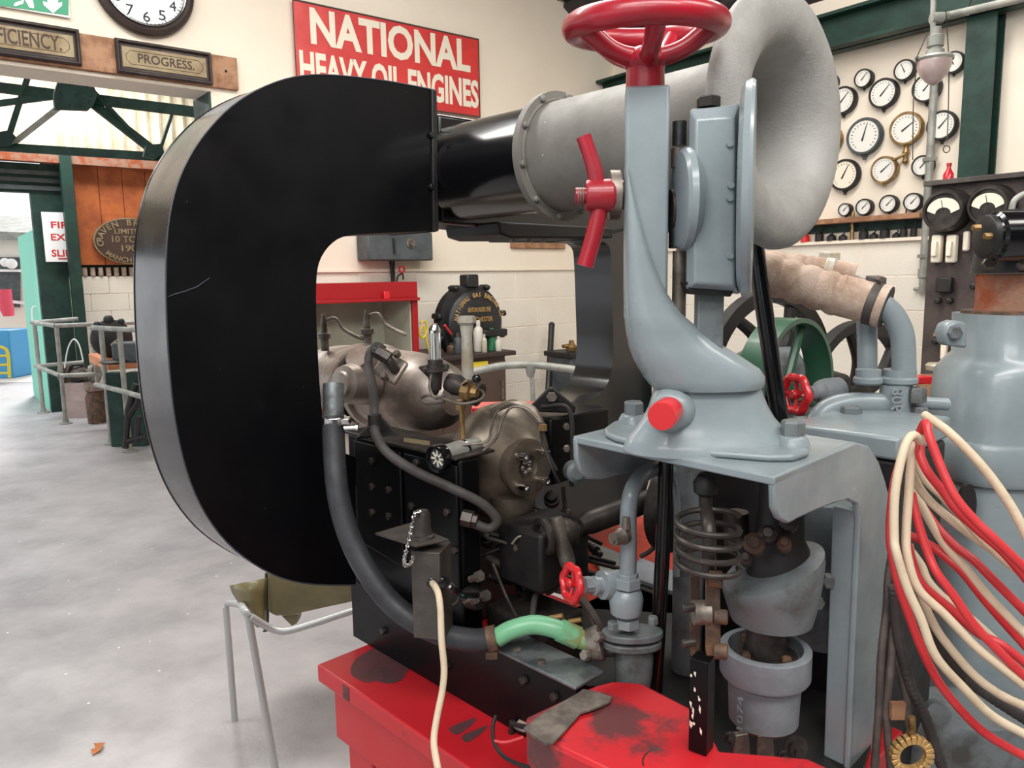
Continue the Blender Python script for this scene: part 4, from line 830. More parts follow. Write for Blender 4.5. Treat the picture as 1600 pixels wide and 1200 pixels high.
bm = N(); tube(bm, px([(674, 585, 1.46), (671, 605, 1.44), (680, 622, 1.43), (695, 618, 1.45), (692, 628, 1.44), (668, 630, 1.42), (656, 624, 1.43), (668, 618, 1.46), (690, 622, 1.44), (720, 631, 1.42), (750, 625, 1.43), (756, 615, 1.45), (748, 609, 1.47), (738, 612, 1.48)]), .0028, 8, 5); obj('coiled_pipe', bm, 'dull_metal', t)
t = thing('drain_valve', P(725, 610, 1.48), 'brass valve with black ball lever beside the sight glass', 'valve')
bm = N(); lathe(bm, P(700, 596, 1.52), V((.75, -.35, -.28)), [(0, .018), (.02, .022), (.04, .016), (.05, .024), (.075, .024), (.08, .014)], 16); obj('body', bm, 'dark_steel', t)
bm = N(); lathe(bm, P(722, 609, 1.48), V((.75, -.35, -.1)), [(0, .014), (.004, .02), (.02, .02), (.024, .013), (.034, .01), (.036, 0)], 8); obj('union_nut', bm, 'brass', t)
bm = N(); tube(bm, px([(722, 604, 1.47), (734, 597, 1.45), (743, 592, 1.44)]), .004, 8); obj('lever', bm, 'chrome', t)
bm = N(); ball(bm, P(745, 591, 1.43), R(7.5, 1.43), 18); obj('ball_knob', bm, 'black_gloss', t)
t = thing('stand_pipe', P(728, 600, 1.62), 'pale upright pipe with hexagonal cap rising behind the brass valve', 'pipe')
c = P(731, 592, 1.62); r = R(8.5, 1.62); h = R(92, 1.62)
bm = N(); lathe(bm, c, UP, [(0, r*1.15), (h*.7, r*1.0), (h*.95, r*1.25)], 20); obj('tube', bm, 'pale_metal', t)
bm = N(); lathe(bm, c+UP*h*.92, UP, [(0, r*1.3), (r*.5, r*1.7), (r*1.6, r*1.7), (r*1.7, r*1.3), (r*1.7, 0)], 8); obj('cap', bm, 'pale_metal', t)
bm = N(); tube(bm, px([(721, 630, 1.52), (722, 660, 1.52), (724, 700, 1.5)]), .0055, 10); lathe(bm, P(721, 640, 1.52), UP, [(0, .012), (.02, .012)], 6)
obj('brass_rod', bm, 'brass', label='thin brass rod running down behind the dial gauge', cat='rod')
# injector-like fittings behind
for k, (x, y0, lab) in enumerate(((508, 496, 'left steel nozzle fitting with a bent pipe, against the duct inner edge'), (575, 489, 'right steel nozzle fitting with a bent pipe, above the cylinder'))):
    t = thing('injector', P(x, y0+50, 2.0), lab, 'fitting'); r = R(6, 2.0)
    bm = N(); lathe(bm, P(x, y0+52, 2.0), UP, [(0, r*1.1), (.03, r*1.1), (.032, r*1.7), (.045, r*1.7), (.047, r*.9), (.08, r*.8), (.085, r*.55), (.095, r*.5)], 14); obj('nozzle', bm, 'dull_metal', t)
    bm = N(); tube(bm, px([(x+3, y0+4, 2.0), (x+16, y0+2, 2.0), (x+28, y0+18, 2.0), (x+45, y0+28, 2.0), (x+60, y0+34, 2.0)]), .005, 8, 4); obj('pipe', bm, 'dull_metal', t)
bm = N(); tube(bm, px([(612, 496, 2.0), (630, 498, 2.0), (655, 490, 2.1)]), .003, 6, 3); bm.free()
# gearbox housing
t = gbx = thing('gearbox', P(790, 830, 1.56), 'worn steel bell-shaped gearbox housing with a bolted shaft flange, on the engine end', 'gearbox')
gc = P(796, 722, 1.60); s_ = -MW
bm = N(); lathe(bm, gc-s_*.06, s_, [(0, .06), (.0, .118), (.03, .126), (.06, .122), (.085, .1), (.105, .075), (.12, .06), (.13, .055), (.13, 0)], 44); hs = obj('housing', bm, 'bronze_steel', gbx)
fc = P(822, 730, 1.49)
bm = N(); lathe(bm, fc-s_*.03, s_, [(0, .046), (.02, .046), (.022, .058), (.034, .058), (.036, .054), (.036, .026), (.026, .024), (.026, 0)], 36); fl = obj('shaft_flange', bm, 'bronze_steel', gbx)
s, u = frame_of(s_)
for k in range(4):
    e = s*math.cos(PI/4+k*PI/2)+u*math.sin(PI/4+k*PI/2); q = fc+e*.043
    bm = N(); lathe(bm, q, s_, [(0, .0065), (.02, .0065), (.02, .0085), (.032, .0085), (.032, .004), (.028, .004), (.028, 0)], 14); obj('stud', bm, 'chrome', fl)
for k in range(5):
    e = s*math.cos(k*2*PI/5)+u*math.sin(k*2*PI/5); bm = N(); ball(bm, fc+e*.012+s_*-.002, .006, 8); obj('ball_bearing', bm, 'chrome', fl)
bm = N(); loft(bm, [(770, 762, 838, 1.55, .05), (790, 768, 832, 1.55, .05), (810, 772, 812, 1.55, .04), (818, 776, 806, 1.55, .03)], Y_); obj('sump', bm, 'bronze_steel', gbx)
bm = N(); lathe(bm, P(745, 690, 1.6), V((.2, -.7, .5)), [(-.02, .05), (0, .045), (.02, .03)], 20); obj('side_bulge', bm, 'bronze_steel', gbx)
bm = N(); tube(bm, px([(768, 642, 1.55), (800, 630, 1.53), (832, 640, 1.52), (848, 668, 1.5)]), .008, 8, 4); obj('rim_rib', bm, 'bronze_steel', gbx)
for i, pts in enumerate(([(720, 695, 1.45), (760, 690, 1.46), (768, 668, 1.48), (775, 645, 1.5), (792, 632, 1.5), (815, 636, 1.5), (838, 658, 1.48), (845, 668, 1.48)],
    [(728, 722, 1.45), (750, 708, 1.46), (775, 685, 1.46), (785, 655, 1.47), (800, 636, 1.48), (824, 640, 1.47), (846, 662, 1.45)],
    [(844, 668, 1.45), (850, 695, 1.42), (862, 730, 1.4), (874, 755, 1.4)], [(846, 668, 1.46), (848, 690, 1.44), (870, 735, 1.42)])):
    bm = N(); tube(bm, px(pts), .0028, 8, 5); obj('oil_pipe', bm, 'dull_metal' if i < 2 else 'black_metal', gbx)
bm = N(); abox(bm, P(848, 668, 1.44), .016, .01, .012); obj('pipe_clip', bm, 'brass', gbx)
# dial gauge
t = thing('dial_instrument', P(690, 742, 1.45), 'small black-rimmed dial instrument with a grey barrel in front of the gearbox', 'gauge')
d_ = V((-.62, -.75, -.06)).normalized(); c = P(686, 716, 1.42); r = R(22, 1.42)
bm = N(); lathe(bm, c-d_*.07, d_, [(0, r*.78), (.06, r*.78), (.06, r*1.0), (.075, r*1.05), (.08, r*1.0), (.08, r*.82), (.07, r*.8), (.07, 0)], 32); obj('barrel', bm, 'black_gloss', t)
bm = N(); lathe(bm, c-d_*.06, d_, [(-.05, r*.55), (.0, r*.8), (.045, r*.8)], 24); obj('grey_sleeve', bm, 'rail', t)
bm = N(); lathe(bm, c+d_*.001, d_, [(0, r*.78), (.002, r*.78), (.002, 0)], 28); di = obj('dial', bm, 'switch_gray', t)
e1, e2 = frame_of(d_)
for k in range(8):
    a = k*PI/4; bm = N(); e = e1*math.cos(a)+e2*math.sin(a); box(bm, c+d_*.004+e*r*.4, e*r*.22, (e1*-math.sin(a)+e2*math.cos(a))*r*.06, d_*.001); obj('mark', bm, 'porcelain', di)
# hoses
def hose(name, pts, rp, m, lab, cat_='hose', Yr=None, par=None, sm=8, seg=14):
    bm = N(); P3 = px(pts); Ya = sum(p.y for p in P3)/len(P3); tube(bm, P3, R(rp, Ya), seg, sm)
    return obj(name, bm, m, par, label=lab, cat=cat_ if not par else None)
t = thing('coolant_hose', P(680, 1010, 1.3), 'thick dark grey rubber hose sweeping down from the cylinder to the green pipe', 'hose')
hose('hose', [(521, 652, 1.42), (522, 700, 1.4), (528, 770, 1.37), (545, 835, 1.35), (575, 895, 1.33), (620, 950, 1.31), (680, 987, 1.29), (735, 1000, 1.28), (772, 998, 1.27)], 18.5, 'rubber', None, par=t)
bm = N(); tube(bm, px([(521, 600, 1.44), (521, 654, 1.42)]), R(16.5, 1.43), 20); obj('metal_sleeve', bm, 'silver_dirty', t)
bm = N(); tube(bm, px([(522, 650, 1.42), (522, 664, 1.42)]), R(20.5, 1.42), 20); box(bm, P(541, 657, 1.4), X_*.008, Y_*.012, UP*.006); obj('worm_clamp', bm, 'chrome', t, bevel=.002)
bm = N(); lathe(bm, P(548, 668, 1.4), X_, [(-.012, .005), (.01, .005), (.01, .007), (.014, .007)], 8); obj('clamp_screw', bm, 'chrome', t)
bm = N(); a, b = P(762, 1000, 1.27), P(776, 997, 1.27); tube(bm, [a, b], R(22, 1.27), 18); obj('worm_clamp', bm, 'rust', t)
bm = N(); box(bm, P(768, 1022, 1.26), X_*.01, Y_*.008, UP*.006); obj('clamp_screw', bm, 'rust', t)
t = thing('lagged_drop_hose', P(600, 700, 1.5), 'thin grey-brown rubber hose winding from the cylinder top to the engine side', 'hose')
hose('hose', [(600, 547, 1.66), (588, 541, 1.66), (578, 552, 1.64), (576, 572, 1.62), (583, 610, 1.55), (585, 655, 1.48), (588, 680, 1.45), (606, 708, 1.42), (650, 737, 1.4), (700, 760, 1.4), (745, 782, 1.4), (768, 800, 1.4), (776, 815, 1.4), (765, 826, 1.4), (745, 820, 1.4), (728, 812, 1.4)], 7.5, 'rubber_hose', None, par=t)
bm = N(); tube(bm, px([(585, 648, 1.47), (586, 664, 1.47)]), R(11, 1.47), 16); obj('ferrule', bm, 'black_metal', t)
bm = N(); lathe(bm, P(722, 808, 1.4), V((1, -.2, -.2)), [(0, .016), (.02, .016), (.021, .012), (.03, .012)], 6); obj('union_nut', bm, 'dark_steel', t)
bm = N(); prism(bm, px([(552, 690, 1.5), (578, 660, 1.52), (594, 652, 1.52), (624, 682, 1.5), (560, 682, 1.47)]), Y_*.012); obj('bracket_plate', bm, 'black_metal', eng, bevel=.002)
bm = N(); mbox(bm, -.0, .10, b0+.0, b1+.0, zf, zf+.006); obj('top_flange', bm, 'dark_steel', eng, bevel=.002)
# black side box right of the gearbox, triangular lug
bm = N(); q = P(878, 690, 1.75); box(bm, q, MU*.10, MW*.06, UP*.075); obj('black_box', bm, 'black_paint', eng, bevel=.006)
bm = N(); prism(bm, px([(830, 634), (858, 606), (864, 606), (900, 636), (898, 646), (834, 644)], 1.68), Y_*.02); lg = obj('lifting_lug', bm, 'black_metal', eng, bevel=.003)
bm = N(); bolt(bm, P(862, 620, 1.67), -Y_, .012, .012); obj('bolt', bm, 'dull_metal', lg)
for x, y in ((885, 666), (885, 700)):
    bm = N(); bolt(bm, P(x, y, 1.62), -Y_, .008, .012); obj('bolt', bm, 'dull_metal', eng)
bm = N(); tube(bm, px([(846, 636, 1.66), (880, 634, 1.64), (892, 650, 1.62), (894, 690, 1.6), (893, 760, 1.58)]), .005, 8, 5); obj('conduit', bm, 'black_metal', eng)
bm = N(); lathe(bm, P(895, 735, 1.55), V((.2, -.9, .1)), [(0, .022), (.03, .022), (.036, .014)], 20); obj('grey_plug', bm, 'gray_dirty', eng)
bm = N(); box(bm, P(800, 640, 2.1), X_*.11, Y_*.05, UP*.015); obj('red_tray', bm, 'red_bright', label='bright red tray edge behind the gearbox', cat='tray', bevel=.003)
# junction box
t = thing('junction_box', P(672, 960, 1.28), 'brown-grey steel junction box with a capped socket and short chain, cream cable entering', 'junction box')
c = P(675, 905, 1.27)-UP*.018
bm = N(); box(bm, c, V((.80, -.2, 0)).normalized()*.026, V((.2, .8, 0)).normalized()*.03, UP*.078); bx_ = obj('housing', bm, 'box_brown', t, bevel=.002)
bm = N(); prism(bm, px([(586, 836, 1.34), (640, 820, 1.36), (702, 846, 1.26), (650, 856, 1.22)]), UP*.004); obj('lid_plate', bm, 'box_brown', t, bevel=.001)
bm = N(); lathe(bm, P(661, 846, 1.27), UP, [(0, .02), (.006, .022), (.012, .02), (.014, .017), (.018, .016), (.024, .0145), (.05, .0135), (.052, .012), (.055, .011), (.055, 0)], 24); obj('socket_cap', bm, 'dark_steel', t)
chain = px([(655, 800, 1.25), (648, 802, 1.25), (644, 820, 1.24), (640, 840, 1.235), (635, 860, 1.23), (632, 875, 1.23), (634, 884, 1.23), (642, 880, 1.23), (646, 868, 1.23)])
cp = cat(chain, 4)
for i in range(0, len(cp)-1):
    d = (cp[i+1]-cp[i]).normalized(); s, u = frame_of(d); e = s if i % 2 else u; c_ = (cp[i]+cp[i+1])/2; bm = N()
    tube(bm, [c_+d*math.cos(a)*.0045+e*math.sin(a)*.0026 for a in [k*PI/4 for k in range(8)]], .0009, 4, closed=True); obj('chain_link', bm, 'chrome', t)
bm = N(); tube(bm, px([(697, 905, 1.24), (704, 918, 1.22), (722, 928, 1.24), (745, 930, 1.3)]), .006, 8, 5); obj('black_cable', bm, 'black_gloss', t)
for x in (675, 692):
    bm = N(); lathe(bm, P(x, 908, 1.245), -Y_, [(0, .009), (.008, .009), (.01, .006)], 12); obj('grommet', bm, 'black_gloss', t)
hose('cream_cable', [(676, 911, 1.235), (684, 925, 1.2), (688, 950, 1.18), (690, 1000, 1.16), (694, 1045, 1.15), (691, 1080, 1.14), (682, 1125, 1.12), (678, 1160, 1.1), (684, 1200, 1.06), (690, 1240, 1.0)], 5.8, 'cream_cable', 'cream cable hanging from the junction box over the hose and the red bed', 'cable')
# green pipe
t = thing('green_pipe', P(850, 1000, 1.25), 'pale green painted bent pipe joining the black hose to the grey valve', 'pipe')
hose('pipe', [(776, 997, 1.27), (800, 984, 1.27), (835, 976, 1.27), (870, 983, 1.26), (900, 996, 1.26), (928, 1006, 1.25)], 16, 'green_pipe', None, par=t)
bm = N(); tube(bm, px([(874, 984, 1.26), (903, 997, 1.26)]), R(19, 1.26), 18); obj('coupling', bm, 'green_pipe', t)
bm = N(); lathe(bm, P(928, 1006, 1.25), V((.8, -.1, .2)), [(-.01, .026), (.005, .03), (.012, .03), (.016, .02)], 10); obj('flange', bm, 'dull_metal', t)
for x, y in ((938, 995), (918, 1024)):
    bm = N(); bolt(bm, P(x, y, 1.22), V((-.5, -.6, .3)), .009, .014); obj('bolt', bm, 'dull_metal', t)
# dark hoses and wires in the well
t = thing('wiring_bundle', P(860, 930, 1.6), 'tangle of dark brown hoses and wires in the well below the gearbox', 'wiring')
random.seed(3)
for i, (pts, rr, m_) in enumerate([
    ([(760, 870, 1.5), (800, 890, 1.48), (850, 915, 1.45), (905, 935, 1.42), (935, 985, 1.38)], 6, 'brown_cable'), ([(855, 925, 1.45), (880, 915, 1.42), (905, 930, 1.4), (930, 965, 1.38), (940, 985, 1.38)], 6, 'brown_cable'),
    ([(832, 965, 1.4), (836, 935, 1.42), (850, 910, 1.44), (875, 905, 1.45), (900, 912, 1.44)], 5.5, 'rubber_hose'), ([(770, 880, 1.45), (790, 930, 1.42), (808, 965, 1.38)], 3, 'dark_steel'),
    ([(735, 812, 1.5), (770, 835, 1.5), (830, 845, 1.5), (880, 860, 1.5), (960, 880, 1.6)], 4, 'black_metal'), ([(800, 800, 1.6), (850, 830, 1.6), (905, 870, 1.6), (975, 890, 1.7)], 4, 'brown_cable'),
    ([(810, 820, 1.5), (850, 860, 1.5), (900, 890, 1.5), (960, 905, 1.6)], 5, 'dark_steel'), ([(760, 840, 1.45), (810, 855, 1.45), (870, 885, 1.45), (900, 900, 1.45)], 3, 'dark_conduit'),
    ([(800, 850, 1.42), (812, 838, 1.42), (838, 836, 1.42), (860, 846, 1.42)], 2.2, 'dull_metal'), ([(835, 870, 1.42), (862, 890, 1.42), (905, 905, 1.42)], 2.5, 'dull_metal'),
    ([(880, 880, 1.6), (930, 900, 1.6), (1000, 915, 1.6)], 7, 'brown_cable'), ([(1000, 870, 1.6), (1025, 850, 1.6), (1040, 790, 1.6)], 4, 'dark_steel'),
    ([(905, 1090, 1.25), (902, 1060, 1.25), (908, 1040, 1.25), (930, 1025, 1.25), (960, 1022, 1.25)], 4.5, 'rubber_hose'), ([(700, 905, 1.4), (716, 925, 1.4), (714, 940, 1.4), (700, 948, 1.4)], 1.5, 'dull_metal')]):
    bm = N(); p3 = px(pts); tube(bm, p3, R(rr, p3[0].y), 8, 5); obj('hose', bm, m_, t)
for x, y in ((735, 905), (727, 940), (745, 935)):
    bm = N(); lathe(bm, P(x, y, 1.38), V((.6, -.5, .4)), [(0, .007), (.02, .007), (.02, .011), (.03, .011)], 6); obj('union_nut', bm, 'dull_metal', t)
bm = N(); lathe(bm, P(735, 928, 1.4), V((.5, -.8, -.2)), [(0, .022), (.015, .024), (.03, .018), (.04, .01)], 16); obj('connector', bm, 'black_metal', t)
for x, y in ((868, 964), (897, 970), (866, 996)):
    bm = N(); lathe(bm, P(x, y, 1.4), V((.9, -.3, .3)), [(-.015, .005), (.015, .005)], 8); obj('brass_pin', bm, 'gold', t)
bm = N(); lathe(bm, P(805, 853, 1.44), V((1, -.3, -.2)), [(0, .013), (.03, .013), (.032, .009), (.04, .009)], 12); obj('terminal', bm, 'rust', t)
# universal joint and shaft
t = thing('drive_shaft', P(900, 850, 1.5), 'dark steel drive shaft with a universal joint leading to the pulley', 'shaft')
a, b = P(905, 822, 1.46), P(1035, 775, 1.62); d = (b-a).normalized()
bm = N(); lathe(bm, a, d, [(0, .014), (.02, .022), (.03, .024), ((b-a).length, .024)], 24); obj('tube', bm, 'dark_steel', t)
bm = N(); lathe(bm, P(862, 842, 1.42), d, [(0, .03), (.02, .036), (.045, .03), (.06, .016), (.075, .014)], 24); obj('yoke', bm, 'dark_steel', t)
bm = N(); torus(bm, P(850, 838, 1.4), V((.8, .4, .1)), .03, .008, 24, 8); obj('yoke_ring', bm, 'dark_steel', t)
bm = N(); lathe(bm, P(868, 808, 1.42), V((.25, -.2, -1)), [(0, .012), (.01, .016), (.09, .016), (.1, .012)], 14); obj('cross_pin', bm, 'dull_metal', t)
bm = N(); lathe(bm, P(1040, 790, 1.6), V((.75, -.62, 0)), [(0, .04), (.0, .095), (.03, .095), (.035, .08), (.05, .05), (.05, 0)], 40); obj('pulley', bm, 'dark_steel', t)
# orange plate below
bm = N(); prism(bm, [MZ(x, y, ZB+.012) for x, y in ((880, 818), (1080, 800), (1090, 960), (900, 950))], UP*-(ZB+.011)); obj('orange_plinth', bm, 'orange_floor', label='orange-red painted plinth behind the grey valve', cat='plinth')
bm = N(); prism(bm, [MZ(x, y, ZB+.03) for x, y in ((918, 842), (1006, 880), (1030, 925), (940, 892))], UP*-.012); obj('grey_plate', bm, 'rail', label='loose pale grey plate lying on the orange plinth', cat='plate', bevel=.002)
bm = N(); prism(bm, [MZ(x, y, ZB+.05) for x, y in ((1000, 870), (1085, 905), (1085, 935), (985, 900))], UP*-.012); obj('grey_plate', bm, 'gray_light', label='grey plate strip behind the vertical black rod', cat='plate', bevel=.002)
# ================= AIR DUCT =================
BD = .93; TH = .155
t = duct = thing('air_duct', V((M(-.2, BD, 0).x, M(-.2, BD, 0).y, MB(500, 913, BD).z)), 'big C-shaped black sheet metal air duct curving round the engine', 'air duct')
outer = [(681, 141), (640, 133), (600, 126), (540, 119), (490, 117), (445, 124), (400, 142), (360, 168), (328, 200), (302, 235), (281, 277), (268, 322), (261, 372), (259, 430), (260, 500), (264, 570), (271, 640), (282, 700), (298, 755), (322, 805), (355, 848), (395, 880), (440, 903), (490, 913), (556, 914)]
inner = [(556, 715), (525, 700), (508, 670), (501, 620), (497, 560), (494, 480), (495, 430), (502, 402), (520, 379), (545, 368), (600, 364), (683, 361)]
op = cat([V((x, y, 0)) for x, y in outer], 3); ip = cat([V((x, y, 0)) for x, y in inner], 3)
OP = [MB(p.x, p.y, BD) for p in op]; IP = [MB(p.x, p.y, BD) for p in ip]
def strip_solid(A, B, ext):        # solid between two open curves of the plane, resampled to equal count
    def rs(c, n):
        L = [0]
        for i in range(1, len(c)): L.append(L[-1]+(c[i]-c[i-1]).length)
        o = []
        for k in range(n):
            s = L[-1]*k/(n-1); j = max(i for i in range(len(L)) if L[i] <= s+1e-9); j = min(j, len(c)-2)
            f = (s-L[j])/max(1e-9, L[j+1]-L[j]); o.append(c[j].lerp(c[j+1], min(1, f)))
        return o
    A = rs(A, 60); B = rs(B, 60); bm = N()
    va = [bm.verts.new(p) for p in A]; vb = [bm.verts.new(p) for p in B]; wa = [bm.verts.new(p+ext) for p in A]; wb_ = [bm.verts.new(p+ext) for p in B]
    for i in range(59):
        for q in ((va[i], va[i+1], vb[i+1], vb[i]), (wa[i], wb_[i], wb_[i+1], wa[i+1]), (va[i], wa[i], wa[i+1], va[i+1]), (vb[i], vb[i+1], wb_[i+1], wb_[i])): bm.faces.new(q)
    bm.faces.new((va[0], vb[0], wb_[0], wa[0])); bm.faces.new((va[-1], wa[-1], wb_[-1], vb[-1])); return bm
obj('curved_section', strip_solid(OP, IP[::-1], MW*TH), 'black_paint', duct, smooth=40)
cc_ = MB(500, 500, BD)
bm = N(); oo = [p+(p-cc_).normalized()*.0012 for p in OP]; v1 = [bm.verts.new(p-MW*.0006) for p in oo]; v2 = [bm.verts.new(p+MW*(TH+.001)) for p in oo]; v3 = [bm.verts.new(p+MW*(TH+.001)) for p in OP]; v4 = [bm.verts.new(p-MW*.0006) for p in OP]
for i in range(len(OP)-1):
    for q in ((v1[i], v1[i+1], v2[i+1], v2[i]), (v2[i], v2[i+1], v3[i+1], v3[i]), (v4[i], v4[i+1], v1[i+1], v1[i])): bm.faces.new(q)
obj('rim_band', bm, 'black_rim', duct, smooth=40)
bm = N(); tube(bm, [p-MW*.0005 for p in OP], .0016, 6); obj('worn_edge_glint', bm, 'black_edge', duct)  # chipped edge, with a bluish highlight put into its colour
bm = N(); tube(bm, [p+MW*TH for p in OP], .003, 6); obj('rear_seam', bm, 'black_gloss', duct)
bm = N(); tube(bm, [MB(x, y, BD-.001) for x, y in ((262, 464), (272, 460), (290, 455), (308, 448), (328, 434))], lambda q: .0006+.0008*math.sin(q*PI), 5); obj('scratch', bm, 'black_edge', duct)
bm = N(); q0, q1 = MB(672, 139, BD-.004), MB(684, 362, BD-.004); e0 = MU*.02
prism(bm, [MB(675, 139, BD-.006), MB(683, 141, BD-.006), MB(686, 361, BD-.006), MB(678, 363, BD-.006)], MW*(TH+.02)); fl = obj('flange', bm, 'black_metal', duct, bevel=.002)
for y in (211, 292):
    bm = N(); bolt(bm, MB(673, y, BD-.001), -MW, .007, .008); obj('bolt', bm, 'black_metal', fl)
mid = [MB(x, y, BD+.03) for x, y in ((684, 177), (770, 190), (1014, 232), (1014, 392), (955, 374), (690, 349))]
bm = N(); prism(bm, mid, MW*.14); obj('box_section', bm, 'black_gloss', duct, bevel=.008, seg=3)
bm = N(); prism(bm, [MB(x, y, BD+.18) for x, y in ((772, 184), (830, 176), (1014, 205), (1014, 380), (780, 378))], MW*.05); obj('rear_section', bm, 'black_paint', duct, bevel=.006)
bm = N(); prism(bm, [MB(x, y, BD-.04) for x, y in ((778, 346), (960, 356), (958, 372), (800, 372), (782, 366))], MW*.2); lf = obj('lower_flange', bm, 'black_metal', duct, bevel=.005)
for x in (800, 828, 850):
    bm = N(); bolt(bm, MB(x, 374, BD-.02), -UP, .008, .008); obj('bolt', bm, 'dull_metal', lf)
A = [MB(p.x, p.y, BD) for p in cat([V((x, y, 0)) for x, y in ((925, 374), (950, 382), (955, 410), (957, 480), (958, 550), (953, 590), (938, 615), (915, 628), (885, 636), (850, 650))], 3)]
B = [MB(p.x, p.y, BD) for p in cat([V((x, y, 0)) for x, y in ((1016, 350), (1016, 400), (1016, 500), (1018, 600), (1020, 700), (1005, 780), (970, 806), (920, 815), (850, 818))], 3)]
obj('right_curved_section', strip_solid(B, A, MW*.14), 'black_gloss', duct, smooth=40)
# ================= INTAKE HORN =================
az = P(1215, 190, 1.30).z
ha = ab(P(1215, 190, 1.30))[0]
def H(b_): return M(ha, b_, az)
t = thing('intake_horn', H(.5)-UP*.13, 'big grey cast trumpet-shaped air intake horn on its cylindrical pipe', 'horn')
bf = .655
bm = N(); lathe(bm, H(BD+.03), -MW, [(0, .110), (BD+.03-bf, .110)], 48); obj('black_pipe', bm, 'black_gloss', t)
bm = N(); lathe(bm, H(bf+.006), -MW, [(0, .10), (0, .130), (.016, .130), (.016, .10)], 56); torus(bm, H(bf-.008), MW, .113, .004, 56, 8); fl = obj('flange', bm, 'horn_gray', t)
s, u = frame_of(MW)
for k in range(10):
    a = k*2*PI/10+.2; q = H(bf-.010)+(s*math.cos(a)+u*math.sin(a))*.122; bm = N(); lathe(bm, q, -MW, [(0, .0065), (.005, .0065), (.008, .004)], 10); obj('bolt', bm, 'horn_gray', fl)
bm = N(); lathe(bm, H(bf), -MW, [(0, .110), (.30, .112), (.42, .114)], 56, cap=False); obj('tube', bm, 'horn_gray', t)
L0 = bf-.40; bl = .165
prof = [(bf-L0, .118)]
for h, r in ((.24, .113), (.215, .116), (.203, .124), (.196, .14), (.192, .165), (.189, .188), (.183, .201), (.174, .206), (.164, .205), (.154, .197), (.147, .184), (.143, .168), (.143, .152), (.148, .137), (.158, .123), (.176, .11), (.2, .101), (.24, .095), (.32, .09), (.42, .088), (.6, .088), (.6, 0)):
    prof.append((bf-h, r))
bm = N(); lathe(bm, H(bf), -MW, prof[1:], 72, cap=False); obj('bell', bm, 'horn_cast', t, smooth=60)
for x, y in ((1237, 43), (1251, 47)):
    p = hit(x, y, H(.168), MW); bm = N(); ball(bm, p, .0045, 10); obj('rivet', bm, 'black_iron', t)
# ================= BRACKET TABLE =================
ZT = 1.35
A_, B_, C_ = MZ(895, 681, ZT), MZ(1210, 745, ZT), MZ(1340, 691, ZT)
ba = ab(A_)[1]; aa = .34; a0_ = min(ab(A_)[0], ab(B_)[0])
t = br = thing('support_bracket', V((C_.x, C_.y, ZB)), 'grey painted steel bracket table with rounded skirts and a long leg, carrying the pedestal', 'bracket')
bm = N(); D_ = A_ + (C_-B_); prism(bm, [A_, B_, C_, D_], UP*-.012); obj('top_plate', bm, 'gray_paint', br, bevel=.0025)
nb = (C_-B_).cross(UP).normalized(); 
def PB(x, y): return hit(x, y, B_, nb)
sk = [(1210, 745), (1338, 691), (1358, 697), (1374, 722), (1384, 752), (1389, 772)]
leg_r = [(1388, 850), (1383, 950), (1376, 1050), (1363, 1240)]; leg_l = [(1325, 1240), (1333, 1050), (1340, 900), (1344, 810), (1340, 788), (1325, 781), (1300, 788), (1270, 800), (1245, 812), (1232, 819), (1219, 812), (1211, 795)]
bm = N(); ins = (A_-B_).normalized(); prism(bm, [PB(x, y) for x, y in sk+leg_r+leg_l], ins*.010); obj('side_skirt', bm, 'gray_paint', br, bevel=.003)
bm = N(); prism(bm, [PB(1346, 800), PB(1327, 1240), PB(1327, 1240)+ins*.045, PB(1346, 800)+ins*.045], (C_-B_).normalized()*.006); lg = obj('leg_flange', bm, 'gray_paint', br, bevel=.002)
na = (D_-A_).cross(UP).normalized(); 
def PAA(x, y): return hit(x, y, A_, na)
bm = N(); prism(bm, [PAA(x, y) for x, y in ((894, 684), (895, 715), (900, 735), (912, 747), (935, 748), (985, 735), (1030, 722), (1030, 670))], -ins*.01); obj('end_skirt', bm, 'gray_paint', br, bevel=.003)
for y in (1096, 1136):
    bm = N(); lathe(bm, P(1322, y, 1.16), V((-.7, -.7, 0)), [(0, .012), (.006, .012), (.01, .007)], 12); obj('rivet', bm, 'rust', br)
# ================= PEDESTAL =================
t = ped = thing('pedestal', V((P(1115, 701, 1.1).x, 1.1, ZT)), 'grey cast pedestal with a flowing curved web, red plug and red T-handle', 'pedestal')
rows = [(262, 976, 979, 1.075, .012), (300, 975, 988, 1.075, .016), (340, 975, 998, 1.075, .02), (380, 975, 1009, 1.075, .024), (420, 975, 1023, 1.075, .028), (460, 975, 1042, 1.08, .032), (490, 976, 1063, 1.08, .038), (515, 978, 1092, 1.085, .044), (540, 983, 1127, 1.09, .05), (560, 990, 1160, 1.09, .056), (576, 999, 1184, 1.095, .06), (588, 1006, 1192, 1.095, .062), (598, 1014, 1191, 1.095, .06), (604, 1020, 1188, 1.095, .058)]
bm = N(); loft(bm, rows, Y_, 36, 2.3); obj('curved_web', bm, 'gray_paint', ped, smooth=60)
zz = 1.095
rows = [(603, 1022, 1186, zz, .05), (615, 1020, 1190, zz, .05), (635, 1014, 1198, zz, .052), (652, 1005, 1208, zz, .055), (668, 994, 1222, zz, .06), (680, 984, 1234, zz, .066), (688, 978, 1240, zz, .07), (700, 974, 1244, zz, .072)]
bm = N(); loft(bm, rows, Y_, 40, 2.2); obj('base', bm, 'gray_paint', ped, smooth=50)
def onT(x, y, z): return MZ(x, y, z)
bm = N(); prism(bm, [MZ(x, y, ZT+.010) for x, y in ((944, 668), (958, 658), (985, 650), (1030, 648), (1215, 668), (1250, 676), (1264, 690), (1263, 704), (1240, 711), (1200, 711), (1110, 704), (1020, 694), (962, 682), (946, 675))], -UP*.0095); obj('base_flange', bm, 'gray_paint', ped, bevel=.004, seg=3)
